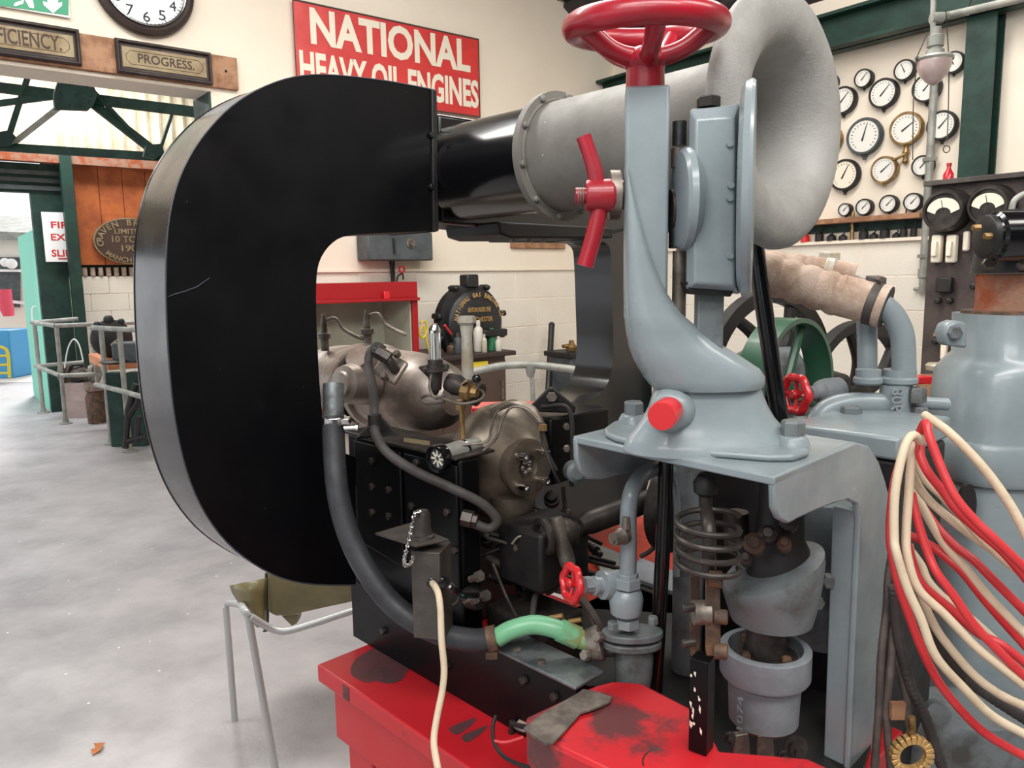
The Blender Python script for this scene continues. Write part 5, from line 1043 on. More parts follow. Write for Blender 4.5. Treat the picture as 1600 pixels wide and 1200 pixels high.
for x, y, r_ in ((990, 660, .024), (1238, 695, .022)):
    q = onT(x, y, ZT+.010)
    bm = N(); lathe(bm, q, UP, [(0, r_+.002), (.006, r_), (.011, r_*.88), (.014, r_*.8)], 28); fb = obj('foot_lobe', bm, 'gray_paint', ped, smooth=60)
    bm = N(); lathe(bm, q+UP*.014, UP, [(0, .0165), (.018, .0165), (.021, .014)], 6); obj('hex_bolt', bm, 'gray_dirty', ped)
rd = V((-.42, -.9, -.02)).normalized(); c = P(1046, 644, 1.045)
bm = N(); lathe(bm, c, rd, [(-.03, .036), (-.008, .031), (.004, .027), (.008, .024)], 32); obj('plug_boss', bm, 'gray_paint', ped, smooth=60)
bm = N(); lathe(bm, P(1040, 646, 1.0), rd, [(-.02, .019), (.018, .0195), (.022, .018)], 32); obj('red_plug', bm, 'red_bright', ped, label='round red plug')
CY = 1.10
p0, p1 = P(976, 141, CY), P(1045, 141, CY); bz_ = P(1010, 500, CY).z
ex = V((1, -.13, 0)).normalized(); ey = V((.13, 1, 0)).normalized()
bm = N(); c = (p0+p1)/2; hw = (p1-p0).length/2*.97; prism(bm, [c-ex*hw-ey*.03, c+ex*hw-ey*.03, c+ex*hw+ey*.03, c-ex*hw+ey*.03], UP*(bz_-c.z)); col = obj('column', bm, 'gray_paint', ped, bevel=.004)
# bearing bosses between column and gate box
bm = N(); lathe(bm, P(1046, 330, CY), X_, [(0, .03), (.01, .03), (.012, .026), (.03, .026)], 24); obj('bearing', bm, 'dark_steel', ped)
bm = N(); lathe(bm, P(952, 305, CY), X_, [(0, .034), (.014, .034), (.016, .02), (.03, .02)], 28); obj('clamp_washer', bm, 'dull_metal', ped)
# T handle
th = thing('clamp_handle', P(935, 420, CY-.01), 'red two-armed clamp handle on the threaded spindle left of the column', 'handle')
ty = CY-.015
bm = N(); lathe(bm, P(915, 306, ty), X_, [(0, R(22, ty)), (.003, R(24, ty)), (.036, R(25, ty)), (.04, R(22, ty))], 28); obj('hub', bm, 'red_wheel', th)
bm = N(); tube(bm, [P(912, 213, ty), P(928, 262, ty), P(934, 295, ty)], lambda q: R(11.5, ty)*(1 if q < .5 else 1.05), 16, 5); obj('arm', bm, 'red_wheel', th)
bm = N(); tube(bm, [P(914, 416, ty), P(930, 360, ty), P(937, 325, ty)], lambda q: R(13, ty), 16, 5); obj('arm', bm, 'red_wheel', th)
bm = N(); tube(bm, [P(899, 306, ty), P(918, 306, ty)], R(12, ty), 18); obj('spindle_end', bm, 'red_wheel', th)
bm = N()
for x in (903, 907, 911): torus(bm, P(x, 306, ty), X_, R(12, ty), .0012, 20, 6)
obj('thread', bm, 'dull_metal', th)
# handwheel
HY = 1.10
hc = P(1008, 42, HY); RR = R(124, HY)-R(19, HY); TY = V((0, math.cos(.10), math.sin(.10)))
hw_ = thing('handwheel', P(1008, 141, HY), 'red five-spoked handwheel with thick rim on top of the column', 'handwheel')
bm = N(); s, u = X_, Y_
tube(bm, [hc+(X_*math.cos(2*PI*i/64)+TY*math.sin(2*PI*i/64))*RR for i in range(64)], R(19, HY), 16, closed=True); obj('rim', bm, 'red_wheel', hw_)
hub = P(1008, 92, HY)
for k in range(5):
    a = -PI/2+k*2*PI/5; e = X_*math.cos(a)+TY*math.sin(a)
    bm = N(); tube(bm, [hub+e*.012+UP*.0, hub+e*.035+UP*.004, hub+e*RR*.62+UP*(hc.z-hub.z)*.35, hc+e*(RR-.004)-UP*.002], lambda q: .0145-.002*math.sin(q*PI), 12, 6); obj('spoke', bm, 'red_wheel', hw_)
bm = N(); lathe(bm, P(1008, 108, HY), UP, [(0, .026), (.006, .03), (.015, .029), (.024, .022), (.028, .015)], 32); obj('hub', bm, 'red_wheel', hw_)
bm = N(); q = P(1008, 142, HY); lathe(bm, q, UP, [(0, R(29, HY)), (.034, R(28, HY))], 32); obj('neck', bm, 'red_wheel', hw_)
# gate box
GY = 1.06
g = thing('valve_box', P(1110, 455, GY), 'tall grey chamfered valve box with a round backing disc in front of the horn', 'valve')
def gl(y, xl, xr, x2, ins_=0): return None
f1 = [(1086, 184), (1147, 184), (1149, 448), (1083, 440)]; 
front = [P(x, y, GY-.035) for x, y in ((1087, 186), (1147, 182), (1147, 446), (1085, 442))]
mid_ = [P(x, y, GY-.015) for x, y in ((1078, 172), (1153, 164), (1153, 458), (1072, 452))]
back = [P(x, y, GY+.02) for x, y in ((1078, 170), (1156, 162), (1156, 460), (1074, 452))]
bm = N(); rings(bm, [front, mid_, back]); obj('box', bm, 'gray_paint', g, smooth=25, bevel=.003)
bm = N(); dd = V((.95, -.31, 0)).normalized(); c = P(1156, 300, GY+.01); lathe(bm, c, dd, [(0, R(148, GY)), (.006, R(160, GY)), (.014, R(163, GY)), (.018, R(160, GY)), (.018, R(150, GY)), (.016, 0)], 72); obj('round_disc', bm, 'gray_paint', g)
bm = N(); lathe(bm, P(1060, 312, GY), X_, [(0, R(70, GY)), (.004, R(76, GY)), (.012, R(78, GY)), (.016, R(72, GY)), (.024, R(60, GY))], 48); obj('side_boss', bm, 'gray_paint', g)
bm = N(); bolt(bm, P(1107, 168, GY+.01), UP, .016, .014); obj('cap_bolt', bm, 'dark_steel', g)
for x, y in ((1140, 225), (1142, 290), (1141, 400), (1140, 310)):
    bm = N(); lathe(bm, P(x, y, GY-.036), -Y_, [(0, .005), (.003, .004)], 10); obj('screw', bm, 'gray_paint', g)
bm = N(); prism(bm, px([(1072, 440), (1152, 446), (1142, 464), (1080, 460)], GY-.02), Y_*.05); obj('lower_block', bm, 'black_iron', g, bevel=.002)
bm = N(); a = P(1108, 458, GY+.01); b = P(1108, 600, GY+.01); prism(bm, [a-X_*.018-Y_*.012, a+X_*.018-Y_*.012, a+X_*.018+Y_*.012, a-X_*.018+Y_*.012], UP*(b.z-a.z)); obj('stem', bm, 'gray_dirty', g, bevel=.002)
for y0, y1, x, m_ in ((190, 228, 1062, 'black_iron'), (232, 262, 1060, 'dull_metal'), (340, 388, 1056, 'black_iron'), (392, 560, 1062, 'dull_metal')):
    bm = N(); a = P(x, y0, GY+.03); b = P(x, y1, GY+.03); tube(bm, [a, V((a.x, a.y, b.z))], R(11, GY), 14); obj('link_rod', bm, m_, g)
# long black strut behind horn and slim vertical rod
bm = N(); tube(bm, px([(1168, 300, 1.55), (1182, 400, 1.55), (1219, 655, 1.55), (1232, 760, 1.55)]), R(14, 1.5), 14); obj('black_strut', bm, 'black_gloss', label='long slanting black rod from behind the horn down past the pedestal', cat='rod')
bm = N(); tube(bm, px([(1042, 688, 1.28), (1036, 850, 1.28), (1022, 1110, 1.28)]), R(12, 1.28), 14); obj('black_rod', bm, 'black_gloss', label='upright black rod beside the grey valve, under the bracket table', cat='rod')
# ================= VALVES AND PIPES =================
def valve_wheel(c, ax, r, par, lobes=6):
    s, u = frame_of(ax); n = 48
    bm = N(); tube(bm, [c+(s*math.cos(2*PI*i/n)+u*math.sin(2*PI*i/n))*r*(1+.07*math.cos(lobes*2*PI*i/n)) for i in range(n)], r*.25, 10, closed=True); w_ = obj('wheel_rim', bm, 'red_bright', par)
    for k in range(lobes//2+1):
        a = 2*PI*k/(lobes//2+1); e = s*math.cos(a)+u*math.sin(a); bm = N(); tube(bm, [c-ax.normalized()*r*.15, c+e*r], r*.13, 8); obj('spoke', bm, 'red_bright', w_)
    bm = N(); lathe(bm, c-ax.normalized()*r*.3, ax, [(0, r*.25), (r*.5, r*.28), (r*.6, r*.2)], 14); obj('hub', bm, 'red_bright', w_)
VY = 1.22
t = thing('gate_valve', P(985, 1060, VY), 'grey pipe valve with a small red handwheel, beside the upright black rod', 'valve')
wd = V((-.88, -.42, .12)).normalized()
valve_wheel(P(893, 911, VY-.02), wd, R(26, VY), t)
a = P(900, 912, VY-.015)
bm = N(); lathe(bm, a, -wd, [(0, .005), (.03, .005)], 10); obj('spindle', bm, 'dull_metal', t)
bm = N(); lathe(bm, P(915, 916, VY-.01), -wd, [(0, .012), (.014, .012), (.015, .016), (.02, .016), (.021, .013), (.03, .014), (.031, .024), (.04, .025), (.045, .023), (.08, .024)], 24); obj('bonnet', bm, 'gray_paint', t)
bm = N(); lathe(bm, P(912, 914, VY-.012), -wd, [(0, .014), (.014, .014)], 6); obj('gland_nut', bm, 'gray_light', t)
c = P(978, 962, VY); bm = N(); lathe(bm, c, UP, [(0, .018), (.006, .026), (.03, .029), (.042, .026), (.048, .02)], 28); obj('body', bm, 'gray_paint', t)
for y, r_, h_ in ((910, .023, .018), (905, .019, .02), (972, .021, .016)):
    bm = N(); q = P(980, y, VY); lathe(bm, q-UP*.008, UP, [(0, r_), (h_, r_)], 6 if y != 905 else 8); obj('hex_union', bm, 'gray_paint', t, bevel=.001)
for z_, (rx, h_) in enumerate(((.052, .012), (.05, .012))):
    q = P(988, 985+z_*15, VY+.01); bm = N(); rings(bm, [[q+X_*rx*math.cos(k*PI/16)+Y_*.03*math.sin(k*PI/16)-UP*o for k in range(32)] for o in (0, h_)]); obj('flange', bm, 'gray_dirty', t, bevel=.002)
for x, y in ((957, 976), (1020, 968)):
    bm = N(); bolt(bm, P(x, y+6, VY-.01), UP, .009, .012); obj('bolt', bm, 'gray_dirty', t)
q = P(990, 1008, VY+.02); bm = N(); lathe(bm, q, -UP, [(0, .03), (.02, .034), (.05, .032), (.08, .028), (.12, .026)], 24); obj('lower_body', bm, 'gray_dirty', t)
t = thing('arched_pipe', P(983, 900, VY), 'grey pipe rising from the valve and arching over under the bracket table', 'pipe')
bm = N(); tube(bm, px([(981, 905, VY), (982, 850, VY), (982, 800, VY), (988, 766, VY+.01), (1004, 742, VY+.04), (1026, 732, VY+.08), (1046, 738, VY+.12)]), R(13.5, VY), 18, 6); obj('pipe', bm, 'gray_paint', t)
bm = N(); tube(bm, px([(1046, 738, VY+.12), (1056, 765, VY+.14), (1059, 820, VY+.14), (1057, 900, VY+.14)]), R(6, VY), 12, 5); obj('return_pipe', bm, 'gray_paint', t)
bm = N(); lathe(bm, P(978, 835, VY-.01), V((-.8, -.6, -.1)), [(0, .013), (.01, .015), (.018, .011), (.03, .011), (.03, .006), (.034, .006)], 14); obj('drain_plug', bm, 'dull_metal', t)
bm = N(); lathe(bm, P(978, 826, VY-.015), UP, [(0, .008), (.02, .006)], 8); obj('pin', bm, 'dull_metal', t)
# spring linkage
SY = .99
t = thing('spring_linkage', P(1105, 1185, SY), 'coil spring with rusty link plates on a chipped black post', 'linkage')
c0 = P(1106, 806, SY); c1_ = P(1106, 888, SY); n = 22*4
bm = N(); tube(bm, [c0.lerp(c1_, i/n)+X_*math.cos(2*PI*i/22)*R(50, SY)+Y_*math.sin(2*PI*i/22)*R(50, SY) for i in range(n+1)], .0042, 8); obj('coil_spring', bm, 'dark_steel', t)
bm = N(); tube(bm, px([(1103, 740, 1.07), (1103, 790, 1.04), (1108, 830, SY), (1108, 900, SY)]), .0095, 12, 5); obj('rod', bm, 'dark_steel', t)
bm = N(); lathe(bm, P(1103, 775, 1.05), UP, [(0, .01), (.006, .017), (.02, .018), (.03, .012)], 18); obj('spring_collar', bm, 'black_metal', t)
for x, w_ in ((1084, 7), (1112, 11)):
    bm = N(); prism(bm, px([(x-w_, 900), (x+w_, 896), (x+w_+1, 1010), (x+w_-2, 1026), (x-w_+2, 1026), (x-w_, 1012)], SY-(.02 if x > 1100 else -.01)), Y_*.006+X_*.004); obj('link_plate', bm, 'rust', t, bevel=.002)
bm = N(); lathe(bm, P(1083, 957, SY-.01), X_, [(0, .0165), (.022, .0165)], 24); obj('roller', bm, 'dull_metal', t)
for x, y, r_ in ((1128, 964, 12), (1128, 1018, 13), (1074, 950, 7), (1074, 1005, 7), (1120, 905, 14)):
    bm = N(); lathe(bm, P(x, y, SY-.02), X_*(1 if x > 1100 else -1)-Y_*.3, [(-.01, R(r_, SY)), (.006, R(r_, SY)), (.008, R(r_, SY)*.7)], 16); obj('pin', bm, 'dark_steel' if x < 1100 else 'rust', t)
a = P(1098, 1026, SY-.005); b = P(1098, 1190, SY-.005); e = V((.8, -.6, 0)); f_ = V((.6, .8, 0))
bm = N(); prism(bm, [a-e*.013-f_*.013, a+e*.013-f_*.013, a+e*.013+f_*.013, a-e*.013+f_*.013], UP*(zt+.001-a.z)); ps = obj('post', bm, 'black_paint', t, bevel=.001)
random.seed(5)
for k in range(12):
    z_ = a.z-.012-random.random()*.09; q = a-f_*.0131+e*random.uniform(-.011, .007); q.z = z_; bm = N(); prism(bm, [q+e*random.uniform(-.002, 0)+UP*random.uniform(0, .005), q+e*.002, q+e*.0015-UP*random.uniform(.002, .01), q-e*.001-UP*.003], -f_*.0004); obj('paint_chip', bm, 'porcelain', ps)
# grey casing and canister under the table
t = thing('pump_casing', P(1215, 980, 1.2), 'grey oily conical pump casing under the bracket table', 'pump')
o_ = P(1205, 966, 1.16); bm = N(); rings(bm, [[o_+UP*(h+k_*r_*math.cos(2*PI*i/44))+X_*r_*math.cos(2*PI*i/44)+Y_*r_*math.sin(2*PI*i/44) for i in range(44)] for h, r_, k_ in ((0, .045, 0), (0, .063, 0), (.02, .068, .05), (.05, .074, .2), (.075, .077, .38), (.085, .075, .45), (.088, .06, .45))]); obj('cone', bm, 'gray_dirty', t)
bm = N(); lathe(bm, o_+UP*.06+V((.012, .01, 0)), UP, [(0, .05), (.05, .048), (.07, .038), (.12, .036), (.21, .036)], 32); obj('neck', bm, 'black_metal', t)
for x, y, r_, m_ in ((1178, 850, 18, 'rust'), (1200, 835, 15, 'dark_steel'), (1232, 815, 16, 'black_metal'), (1165, 872, 12, 'dark_steel'), (1225, 850, 12, 'rust')):
    bm = N(); lathe(bm, P(x, y, 1.1), V((-.3, -.8, .5)), [(-.02, R(r_, 1.1)), (.006, R(r_, 1.1)), (.01, R(r_, 1.1)*.6), (.016, R(r_, 1.1)*.5)], 10); obj('union', bm, m_, t)
bm = N(); lathe(bm, P(1283, 1000, 1.3), UP, [(0, .05), (.26, .05)], 28); obj('side_casing', bm, 'gray_dirty', t)
for x, y in ((1272, 868), (1272, 938), (1290, 905)):
    bm = N(); bolt(bm, P(x, y, 1.17), V((.1, -1, 0)), .012, .016); obj('bolt', bm, 'gray_dirty', t)
bm = N(); tube(bm, px([(1150, 800, 1.2), (1152, 860, 1.2)]), .02, 14); obj('guide', bm, 'dark_steel', t)
t = thing('canister', P(1195, 1150, 1.15), 'pale grey cylindrical canister with raised digits beneath the pump casing', 'canister')
CYn = 1.15; q = P(1192, 1135, CYn); px_ = lambda n_: R(n_, CYn); zr_ = P(1192, 1009, CYn).z-q.z; zb2 = P(1192, 1052, CYn).z-q.z
bm = N(); lathe(bm, q, UP, [(0, px_(20)), (px_(4), px_(44)), (px_(16), px_(56)), (zb2-px_(6), px_(59)), (zb2-px_(2), px_(70)), (zb2+px_(3), px_(73)), (zr_-px_(2), px_(73)), (zr_, px_(70)), (zr_, px_(60)), (zr_-px_(20), px_(57)), (zr_-px_(20), 0)], 56); cb_ = obj('body', bm, 'gray_light', t)
bm = N(); lathe(bm, q+UP*(zr_-.018), UP, [(0, .05), (.004, .05), (.008, .034), (.02, .032), (.05, .03)], 28); obj('rusty_gland', bm, 'dark_steel', t)
for k in range(4):
    a = .5+k*PI/2; bm = N(); bolt(bm, q+UP*(zr_-.014)+X_*.043*math.cos(a)+Y_*.043*math.sin(a), UP, .008, .014); obj('bolt', bm, 'rust', t)
c = P(1152, 1110, CYn-.042)
text('raised_digits', '1074', c-UP*.03-X_*.0, c-UP*.03+UP*.055+X_*.011, UP, V((-.75, .55, 0)).normalized(), V((-.55, -.80, 0)).normalized(), 'gray_light', cb_, depth=.002)
t = thing('clevis_fitting', P(1180, 1190, 1.1), 'oily steel clevis lugs and nuts at the foot of the canister', 'fitting')
for x in (1160, 1198):
    bm = N(); prism(bm, px([(x-14, 1150), (x+10, 1146), (x+14, 1190), (x-4, 1196), (x-16, 1185)], 1.1), Y_*.012); obj('lug', bm, 'dull_metal', t, bevel=.002)
for x, y, r_ in ((1243, 1165, 14), (1225, 1180, 8), (1140, 1150, 7)):
    bm = N(); lathe(bm, P(x, y, 1.1), V((-.1, -1, .1)), [(0, R(r_*1.4, 1.1)), (.004, R(r_*1.4, 1.1)), (.005, R(r_, 1.1)), (.016, R(r_, 1.1)), (.017, R(r_*.5, 1.1)), (.026, R(r_*.5, 1.1))], 12); obj('nut', bm, 'dark_steel', t)
# dark backing mass added to stop light, between table and bed
t = thing('rear_backing_block', V((M(.55, .05, 0).x, M(.55, .05, 0).y, 0)), 'dark backing block added under the bracket table, with a grey column and deck', 'engine block')
bm = N(); mbox(bm, .462, .70, .0, .42, 0.0, 1.28); obj('block', bm, 'black_metal', t, bevel=.01)
bm = N(); lathe(bm, P(1075, 900, 1.45), UP, [(-.26, .03), (.27, .03)], 20); obj('column', bm, 'gray_dirty', t)
bm = N(); mbox(bm, .45, .72, .0, .20, 1.28, 1.32); obj('deck', bm, 'gray_paint', t, bevel=.006)
for x, y in ((1330, 650), (1352, 668), (1300, 668)):
    bm = N(); bolt(bm, P(x, y, 1.5), UP, .02, .02); obj('bolt', bm, 'gray_dirty', t)
bm = N(); lathe(bm, P(1345, 672, 1.52), UP, [(-.01, .05), (.01, .05), (.012, .03), (.03, .03)], 6); obj('square_boss', bm, 'gray_paint', t)
# second valve and lagged pipes
t = thing('steam_valve', P(1270, 640, 1.62), 'small red handwheel valve right of the black strut', 'valve')
wd = V((-.93, -.36, 0)).normalized(); valve_wheel(P(1243, 616, 1.6), wd, R(27, 1.6), t)
bm = N(); lathe(bm, P(1252, 616, 1.6), -wd, [(0, .007), (.02, .007), (.02, .016), (.035, .016), (.036, .012), (.045, .018), (.05, .026), (.07, .03), (.1, .03)], 16); obj('bonnet', bm, 'gray_light', t)
PY = 1.55
t = thing('branch_pipes', P(1395, 700, PY), 'grey elbow pipes and screwed couplings right of the bracket, with raised digits', 'pipe')
for nm, pts, r_ in (('upright_pipe', [(1354, 480), (1355, 540), (1355, 598)], 15.5), ('elbow_pipe', [(1374, 476), (1382, 480), (1396, 494), (1409, 522), (1412, 560), (1412, 598)], 18), ('bend_pipe', [(1272, 700), (1273, 672), (1284, 648), (1308, 634), (1345, 630), (1392, 632)], 17.5), ('riser', [(1400, 600), (1399, 650), (1394, 710)], 24), ('side_pipe', [(1415, 628), (1480, 632)], 10)):
    bm = N(); tube(bm, px([(x, y, PY+(0 if nm != 'upright_pipe' else .06)) for x, y in pts]), lambda q, r_=r_: R(r_, PY)*(1 if r_ != 24 else (1-.3*max(0, q-.5)*2)), 20, 6); obj(nm, bm, 'gray_paint', t)
for x, y, r_ in ((1356, 590, 22), (1405, 590, 27)):
    bm = N(); lathe(bm, P(x, y+10, PY), UP, [(0, R(r_-3, PY)), (.004, R(r_, PY)), (.012, R(r_, PY)), (.016, R(r_-3, PY)), (.03, R(r_-3, PY))], 24); obj('coupling', bm, 'gray_paint', t)
text('raised_digits', '8060', P(1393, 606, PY-.034), P(1408, 656, PY-.034), -UP, X_, -Y_, 'gray_light', t, depth=.003)
for x, y, z_ in ((1432, 628, 14), (1385, 708, 14), (1436, 658, 12)):
    bm = N(); bolt(bm, P(x, y, PY-.03), UP, R(z_, PY), .03); obj('bolt', bm, 'gray_dirty', t)
bm = N(); abox(bm, P(1340, 668, 1.75), .25, .15, .03); obj('flange_plate', bm, 'gray_dirty', t, bevel=.004)
def lag(pts, r0, lab, Yl, grow=0):
    p3 = cat(px(pts), 20); Ya = p3[len(p3)//2].y; rr = R(r0, Ya)
    def md(i, f):
        ph = (i/10.0 + f) % 1.0; return (.90+.15*math.sin(PI*ph)**.7) if i < len(p3)*.66 else 1.0
    o = thing('lagged_pipe', p3[len(p3)//2]-UP*rr, lab, 'pipe')
    bm = N(); tube(bm, p3, lambda q: rr*(.98+.06*q), 24, mod=md); obj('wrapped_lagging', bm, 'lagging', o, smooth=50)
    return o, p3, rr
o, p3, rr = lag([(1130, 408, 1.66), (1180, 422, 1.65), (1240, 440, 1.63), (1300, 458, 1.6), (1340, 468, 1.58), (1384, 480, 1.55)], 31, 'front tan lagged pipe with spiral wrapping and a rusty clamp, ending at the grey elbow', 1.6)
d = (p3[-1]-p3[-4]).normalized(); q = p3[-10]
bm = N(); lathe(bm, q-d*.012, d, [(0, rr*1.07), (.018, rr*1.07)], 24); box(bm, q+UP*rr*1.15, d*.008, X_*.014, UP*.008); obj('clamp', bm, 'box_brown', o, bevel=.002)
bm = N(); bolt(bm, q+UP*rr*1.2-Y_*.012, -Y_, .007, .012); obj('clamp_bolt', bm, 'dull_metal', o)
bm = N(); lathe(bm, p3[-1]-d*.004, d, [(0, rr*1.02), (.006, rr*1.02), (.006, rr*.8)], 24); obj('end_ring', bm, 'rubber_hose', o)
o, p3, rr = lag([(1060, 380, 1.85), (1150, 405, 1.82), (1220, 418, 1.8), (1280, 426, 1.78), (1334, 436, 1.75)], 23, 'rear tan lagged pipe with a bolted clamp, partly behind the front one', 1.8)
q = p3[-16]; bm = N(); d = (p3[-1]-p3[-4]).normalized(); lathe(bm, q-d*.012, d, [(0, rr*1.1), (.02, rr*1.1)], 24); box(bm, q+UP*rr*1.2, d*.009, X_*.016, UP*.009); obj('clamp', bm, 'pale_metal', o, bevel=.002)
bm = N(); tube(bm, px([(1325, 436, 1.75), (1350, 443, 1.74), (1380, 455, 1.74)]), R(8, 1.75), 12); obj('inner_pipe', bm, 'gray_light', o)
# ================= RIGHT ENGINE =================
EY = 1.62
t = re_ = thing('engine_cylinder', P(1590, 1200, EY), 'tall grey cast engine cylinder with rusty neck and black head at the right edge', 'engine')
bm = N(); loft(bm, [(y, a, b, EY, d_) for y, a, b, d_ in ((489, 1510, 1680, .11), (552, 1508, 1682, .11), (562, 1498, 1690, .12), (580, 1483, 1705, .13), (640, 1474, 1715, .13), (678, 1468, 1720, .135))], Y_, 40, 3.2); obj('upper_casting', bm, 'gray_paint', re_, smooth=50)
bm = N(); loft(bm, [(y, a, b, EY, d_) for y, a, b, d_ in ((676, 1462, 1735, .145), (684, 1458, 1740, .15), (728, 1458, 1740, .15), (736, 1462, 1735, .145))], Y_, 40, 4); obj('ledge', bm, 'gray_paint', re_, smooth=40)
bm = N(); loft(bm, [(y, a, b, EY, d_) for y, a, b, d_ in ((734, 1470, 1730, .135), (800, 1466, 1730, .135), (950, 1452, 1735, .135), (1100, 1440, 1740, .14), (1260, 1430, 1745, .14), (1700, 1430, 1745, .14))], Y_, 40, 4); lw = obj('lower_casting', bm, 'gray_paint', re_, smooth=40)
bm = N(); q0 = P(1510, 792, EY-.137); rings(bm, [[q0+X_*.018*math.cos(k*PI/12)+UP*.048*math.sin(k*PI/12)+Y_*o-Y_*.004 for k in range(24)] for o in (0, .01)]); obj('slot', bm, 'ink', re_)
bm = N(); loft(bm, [(y, a, b, EY, d_) for y, a, b, d_ in ((428, 1534, 1660, .08), (470, 1532, 1662, .08), (486, 1530, 1664, .082))], Y_, 36, 2); obj('rusty_neck', bm, 'rusty_pipe', re_, smooth=50)
bm = N(); loft(bm, [(y, a, b, EY, d_) for y, a, b, d_ in ((484, 1512, 1680, .105), (491, 1511, 1681, .106))], Y_, 36, 2); obj('gasket_ring', bm, 'rust', re_)
bm = N(); loft(bm, [(y, a, b, EY, d_) for y, a, b, d_ in ((400, 1536, 1660, .085), (426, 1532, 1664, .09))], Y_, 36, 2.6); hd = obj('head_flange', bm, 'black_iron', re_)
for x in (1543, 1598):
    bm = N(); bolt(bm, P(x, 414, EY-.085 if x > 1560 else EY-.06), V((-.3, -1, .3)), .013, .014); obj('bolt', bm, 'dull_metal', hd)
hx = V((-1, .0, 0)).normalized(); c = P(1546, 370, EY-.10)
bm = N(); lathe(bm, c-hx*.2, hx, [(0, .045), (.01, .048), (.19, .048), (.195, .042), (.2, .042), (.2, .0)], 36); hb = obj('head_barrel', bm, 'black_gloss', re_)
bm = N(); lathe(bm, c-hx*.002, hx, [(0, .042), (.012, .042), (.014, .039)], 32); hc_ = obj('end_cover', bm, 'black_iron', re_)
for x, y in ((1531, 356), (1549, 369)):
    bm = N(); bolt(bm, P(x, y, EY-.125), hx, .007, .014); obj('cover_bolt', bm, 'brass', re_)
bm = N(); loft(bm, [(y, a, b, EY-.02, d_) for y, a, b, d_ in ((328, 1562, 1650, .06), (350, 1556, 1655, .07), (402, 1545, 1655, .075))], Y_, 28, 2.4); obj('head_casting', bm, 'black_iron', re_, smooth=50)
bm = N(); tube(bm, px([(1580, 330, EY), (1586, 312, EY), (1606, 302, EY), (1640, 304, EY)]), .006, 8, 5); obj('top_wire', bm, 'rail', re_)
bm = N(); prism(bm, px([(1475, 520), (1480, 506), (1494, 501), (1512, 504), (1512, 545), (1480, 540)], EY-.06), Y_*.04); lg = obj('lug', bm, 'gray_paint', re_, bevel=.006)
bm = N(); bolt(bm, P(1490, 520, EY-.06), V((-.2, -1, 0)), .014, .014); obj('lug_bolt', bm, 'gray_dirty', re_)
bm = N(); lathe(bm, P(1463, 1110, 1.3), V((-.3, -1, .2)), [(0, .022), (.02, .02), (.022, .01)], 18); obj('boss', bm, 'gray_dirty', re_)
bm = N(); loft(bm, [(y, a, b, 1.42, .08) for y, a, b in ((1105, 1452, 1600), (1140, 1400, 1640), (1250, 1385, 1660), (1500, 1385, 1660))], Y_, 24, 4); obj('foot', bm, 'gray_dirty', re_)
# ================= CABLES =================
def coil(name, lab, cat_, m, loops, rp):
    t = thing(name, P(1440, 700, 1.1), lab, cat_)
    for i, (Yc, pts) in enumerate(loops):
        n_ = len(pts); p3 = [P(x, y, Yc+(.10*(1-k/(n_-1)))) for k, (x, y) in enumerate(pts)]
        bm = N(); tube(bm, p3, R(rp, Yc+.04), 12, 8); obj('loop', bm, m, t)
    return t
coil('cream_cable_coil', 'coil of cream cables slung beside the grey bracket leg', 'cable', 'cream_cable', [
 (1.00, [(1444, 648), (1462, 660), (1490, 682), (1540, 735), (1585, 800), (1625, 880)]),
 (.96, [(1440, 690), (1428, 680), (1417, 690), (1407, 722), (1398, 775), (1397, 838), (1401, 865), (1417, 917), (1439, 967), (1462, 1025), (1506, 1075), (1550, 1118), (1610, 1152)]),
 (.985, [(1430, 692), (1424, 720), (1420, 770), (1416, 830), (1418, 870), (1435, 920), (1477, 961), (1521, 1007), (1564, 1042), (1610, 1078)]),
 (1.03, [(1424, 706), (1428, 745), (1450, 780), (1490, 815), (1530, 845), (1565, 868), (1610, 892)]),
 (1.01, [(1430, 716), (1445, 748), (1475, 778), (1505, 810), (1540, 848), (1575, 880), (1612, 905)]),
 (1.05, [(1426, 760), (1445, 800), (1475, 850), (1506, 885), (1544, 932), (1610, 1000)]),
 (1.04, [(1420, 850), (1436, 920), (1457, 972), (1480, 1007), (1521, 1054), (1564, 1086), (1612, 1108)]),
 (1.07, [(1424, 862), (1440, 885), (1450, 908), (1475, 935), (1520, 970), (1565, 1010), (1612, 1045)])], 7.2)
coil('red_cable_coil', 'coil of red cables slung together with the cream ones', 'cable', 'red_cable', [
 (.97, [(1438, 675), (1446, 661), (1452, 682), (1465, 717), (1478, 748), (1495, 780), (1525, 815), (1557, 845), (1612, 898)]),
 (1.0, [(1424, 695), (1430, 682), (1437, 692), (1438, 712), (1450, 738), (1475, 770), (1495, 797), (1530, 830), (1570, 865), (1612, 915)]),
 (.97, [(1410, 712), (1397, 758), (1391, 820), (1393, 860), (1404, 914), (1424, 972), (1445, 1025), (1471, 1072), (1512, 1121), (1550, 1153), (1612, 1188)]),
 (.985, [(1424, 770), (1430, 800), (1440, 835), (1452, 870), (1465, 897), (1491, 932), (1521, 975), (1556, 1013), (1612, 1068)]),
 (1.02, [(1418, 850), (1426, 880), (1442, 914), (1486, 952), (1529, 990), (1564, 1007), (1612, 1044)]),
 (1.04, [(1440, 790), (1465, 825), (1491, 852), (1521, 875), (1556, 910), (1612, 966)]),
 (1.05, [(1420, 836), (1450, 850), (1475, 868), (1505, 895), (1545, 945), (1612, 1020)])], 7.2)
